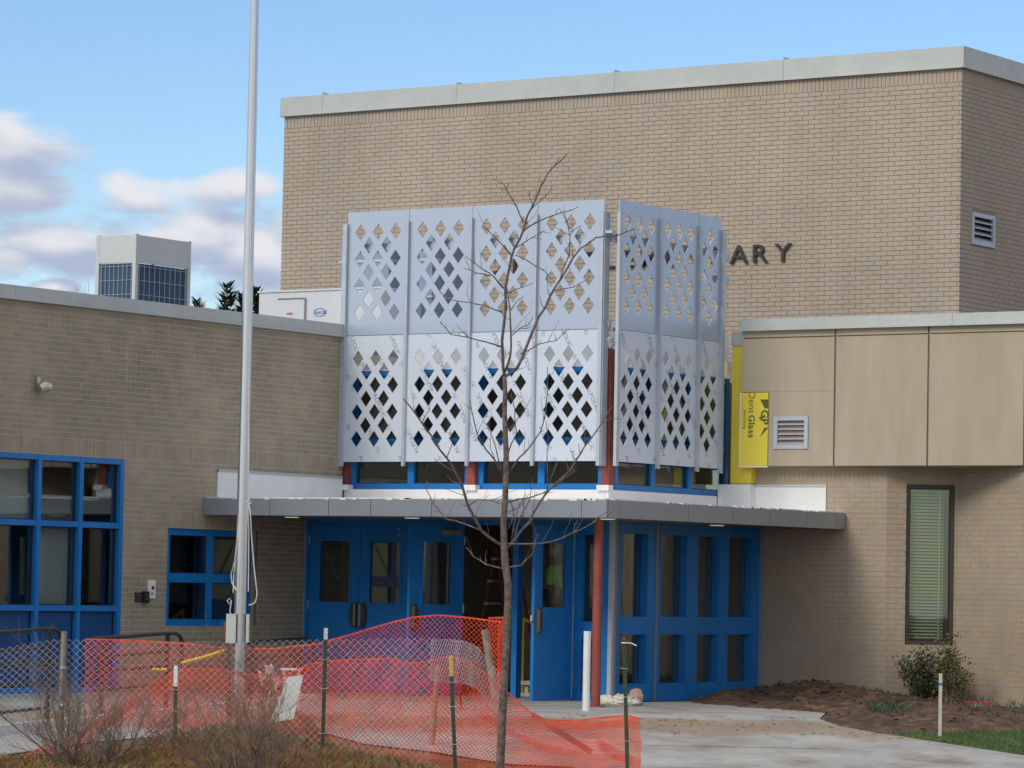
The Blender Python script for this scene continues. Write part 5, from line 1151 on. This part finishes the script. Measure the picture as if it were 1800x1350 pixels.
# ================================================================== PLANTS BY THE OFFICE WING
def leafy(label, name, c, rx, ry, h, n, lw, m, seed, stems=9, grp=None, bias=.5):
    sh = thing(name, label, 'shrub', c, grp); rnd = random.Random(seed); sm = MB(); lf = MB()
    tips = []
    for s in range(stems):
        a = rnd.uniform(0, 6.28); r = math.sqrt(rnd.random()); t = V((c[0]+math.cos(a)*rx*r, c[1]+math.sin(a)*ry*r, c[2]+h*rnd.uniform(.55, 1.0)*(1-.35*r))); b = V(c)+V((math.cos(a)*.05, math.sin(a)*.05, 0)); mid_ = b.lerp(t, .5)+V((rnd.uniform(-.05, .05), rnd.uniform(-.05, .05), .05))
        sm.tube([b, mid_, t], [.008, .006, .002], 5); tips.append((b, mid_, t))
    for k in range(n):
        b, mi, t = rnd.choice(tips); f = rnd.uniform(bias*.3, 1)
        p = (b.lerp(mi, f*2) if f < .5 else mi.lerp(t, f*2-1))+V((rnd.gauss(0, .06), rnd.gauss(0, .06), rnd.gauss(0, .05)))
        d = V((rnd.uniform(-1, 1), rnd.uniform(-1, 1), rnd.uniform(-.4, 1))).normalized(); s = d.cross(V((rnd.uniform(-1, 1), rnd.uniform(-1, 1), rnd.uniform(-1, 1)))).normalized(); l = lw*rnd.uniform(.7, 1.5)
        lf.add([p, p+d*l*.5+s*l*.32, p+d*l, p+d*l*.5-s*l*.32], [(0, 1, 2, 3)])
    sm.build('stems', M_TWIG, sh); lf.build('leaves', m, sh, kind='stuff'); return sh
g1 = onZ(1628, 1236, .02); g2 = onZ(1668, 1240, .02); g3 = onZ(1712, 1236, .02); g0 = onZ(1598, 1232, .02)
leafy('dense dark green shrub under the tall narrow window', 'leafy_shrub', (g1.x, g1.y, .0), .52, .3, .84, 3600, .036, M_LEAFD, 3, 30)
leafy('taller thin shrub with upright sprig at the window edge', 'leafy_shrub', (g2.x, g2.y, .0), .24, .2, 1.0, 1500, .034, M_LEAF, 5, 8)
rs = leafy('olive rose shrub with a single pink bloom against the brick', 'leafy_shrub', (g3.x, g3.y, .0), .30, .26, .66, 1500, .032, M_LEAF, 7, 13)
leafy('small sparse olive shrub left of the dark shrub by the brick corner', 'leafy_shrub', (g0.x, g0.y, .0), .14, .14, .42, 320, .03, M_LEAF, 9, 6)
fl_ = dep(1736, 1174, (g3-CAM).dot(FWD)-.1); blob(fl_, .024, .024, .02, 3, .3, 10, 7, flat=False).build('bloom', mat('pink_petal', (.8, .10, .16), .6), rs)
def on_bed(r):
    px = r.choice((r.uniform(1530, 1600), r.uniform(1690, 1850))); p = onZ(px, r.uniform(1234, 1258), .03); return p
blades(420, on_bed, .04, .15, .005, 6, 1.1).build('bulb_leaves', M_BLADE, None, origin=(8.5, 2.2, 0), label='green strap leaves of bulbs along the soil bed by the brick', cat='plants', kind='stuff')
q = onZ(1718, 1240, .05); tb_ = thing('tool_box', 'red plastic box lying among the plants by the brick wall', 'box', (q.x, q.y, 0)); MB().obox(V((q.x, q.y, 0)), RH, -FH, -.15, .17, -.1, .1, .02, .08).build('case', M_REDP, tb_); MB().obox(V((q.x, q.y, 0)), RH, -FH, -.05, .06, .1, .108, .03, .08).build('latch', M_LOG, tb_); MB().obox(V((q.x, q.y, 0)), RH, -FH, -.155, .175, -.105, .105, .08, .1).build('lid', M_REDP, tb_)
s_ = gpx(1652, 1296); t_ = dep(1652, 1184, (s_-CAM).dot(FWD)); sk_ = thing('survey_stake', 'pale wooden stake standing at the edge of the green lawn', 'stake', s_)
MB().obox(V((s_.x, s_.y, 0)), RH, -FH, -.017, .017, -.01, .01, s_.z-.08, t_.z).build('stake', M_WOOD, sk_); MB().obox(V((s_.x, s_.y, 0)), RH, -FH, -.018, .018, -.011, .011, t_.z-.13, t_.z-.10).build('ink_mark', M_INK, sk_)

# ================================================================== FAR TREES over the roof
def conifer(px, py, D, label, seed, wid, base_z=3.5):
    t = dep(px, py, D); tr_ = thing('evergreen_tree', label, 'tree', (t.x, t.y, 0), 'evergreens beyond the roof'); rnd = random.Random(seed)
    MB().tube([(t.x, t.y, -.3), (t.x, t.y, t.z*.6), (t.x, t.y, t.z)], [.14, .08, .01], 8).build('trunk', M_BARK, tr_)
    mb = MB(); H = t.z-base_z*.3
    for k in range(2600):
        f = rnd.random()**.7; z = t.z-f*H; r = wid*(f**.8)*(.55+.45*math.sin(z*7+seed))*math.sqrt(rnd.random())+.03; a = rnd.uniform(0, 6.28)
        p = V((t.x+math.cos(a)*r, t.y+math.sin(a)*r, z)); d = V((math.cos(a), math.sin(a), rnd.uniform(.1, 1.1))).normalized(); s = d.cross(Z_).normalized()*.06; l = rnd.uniform(.14, .32)
        mb.add([p-s, p+s, p+d*l], [(0, 1, 2)])
    mb.build('crown', M_NEEDLE, tr_, kind='stuff')
conifer(400, 496, 74, 'tallest dark evergreen poking above the brown wing roof', 1, .75)
conifer(449, 507, 76, 'dark evergreen half hidden by the flagpole above the roof', 2, .5)
conifer(427, 512, 78, 'lower dark evergreen between the taller one and the flagpole', 3, .45)
conifer(347, 528, 80, 'smallest evergreen tip beside the condenser box', 4, .35)
def bare_far(px, py, D, label, seed):
    t = dep(px, py, D); tr_ = thing('bare_tree', label, 'tree', (t.x, t.y, 0), 'bare trees beyond the roof'); rnd = random.Random(seed); mb = MB()
    MB().tube([(t.x, t.y, -.3), (t.x, t.y, t.z*.55)], [.12, .06], 8).build('trunk', M_BARK, tr_)
    for k in range(26):
        a = rnd.uniform(0, 6.28); z0 = t.z*rnd.uniform(.45, .6); r = rnd.uniform(.2, .9); e = V((t.x+math.cos(a)*r, t.y+math.sin(a)*r, t.z*rnd.uniform(.85, 1.0)))
        m_ = V((t.x+math.cos(a)*r*.4, t.y+math.sin(a)*r*.4, (z0+e.z)/2)); mb.tube([(t.x, t.y, z0), m_, e], [.02, .012, .004], 4)
        for q in range(4): b_ = m_.lerp(e, rnd.random()); mb.tube([b_, b_+V((rnd.uniform(-.2, .2), rnd.uniform(-.2, .2), .25))], [.006, .002], 3)
    mb.build('crown', M_TWIG, tr_)
bare_far(160, 484, 70, 'faint bare tree beside the condenser box above the roof', 1)
bare_far(372, 520, 72, 'faint bare tree between condenser box and tallest evergreen', 2)
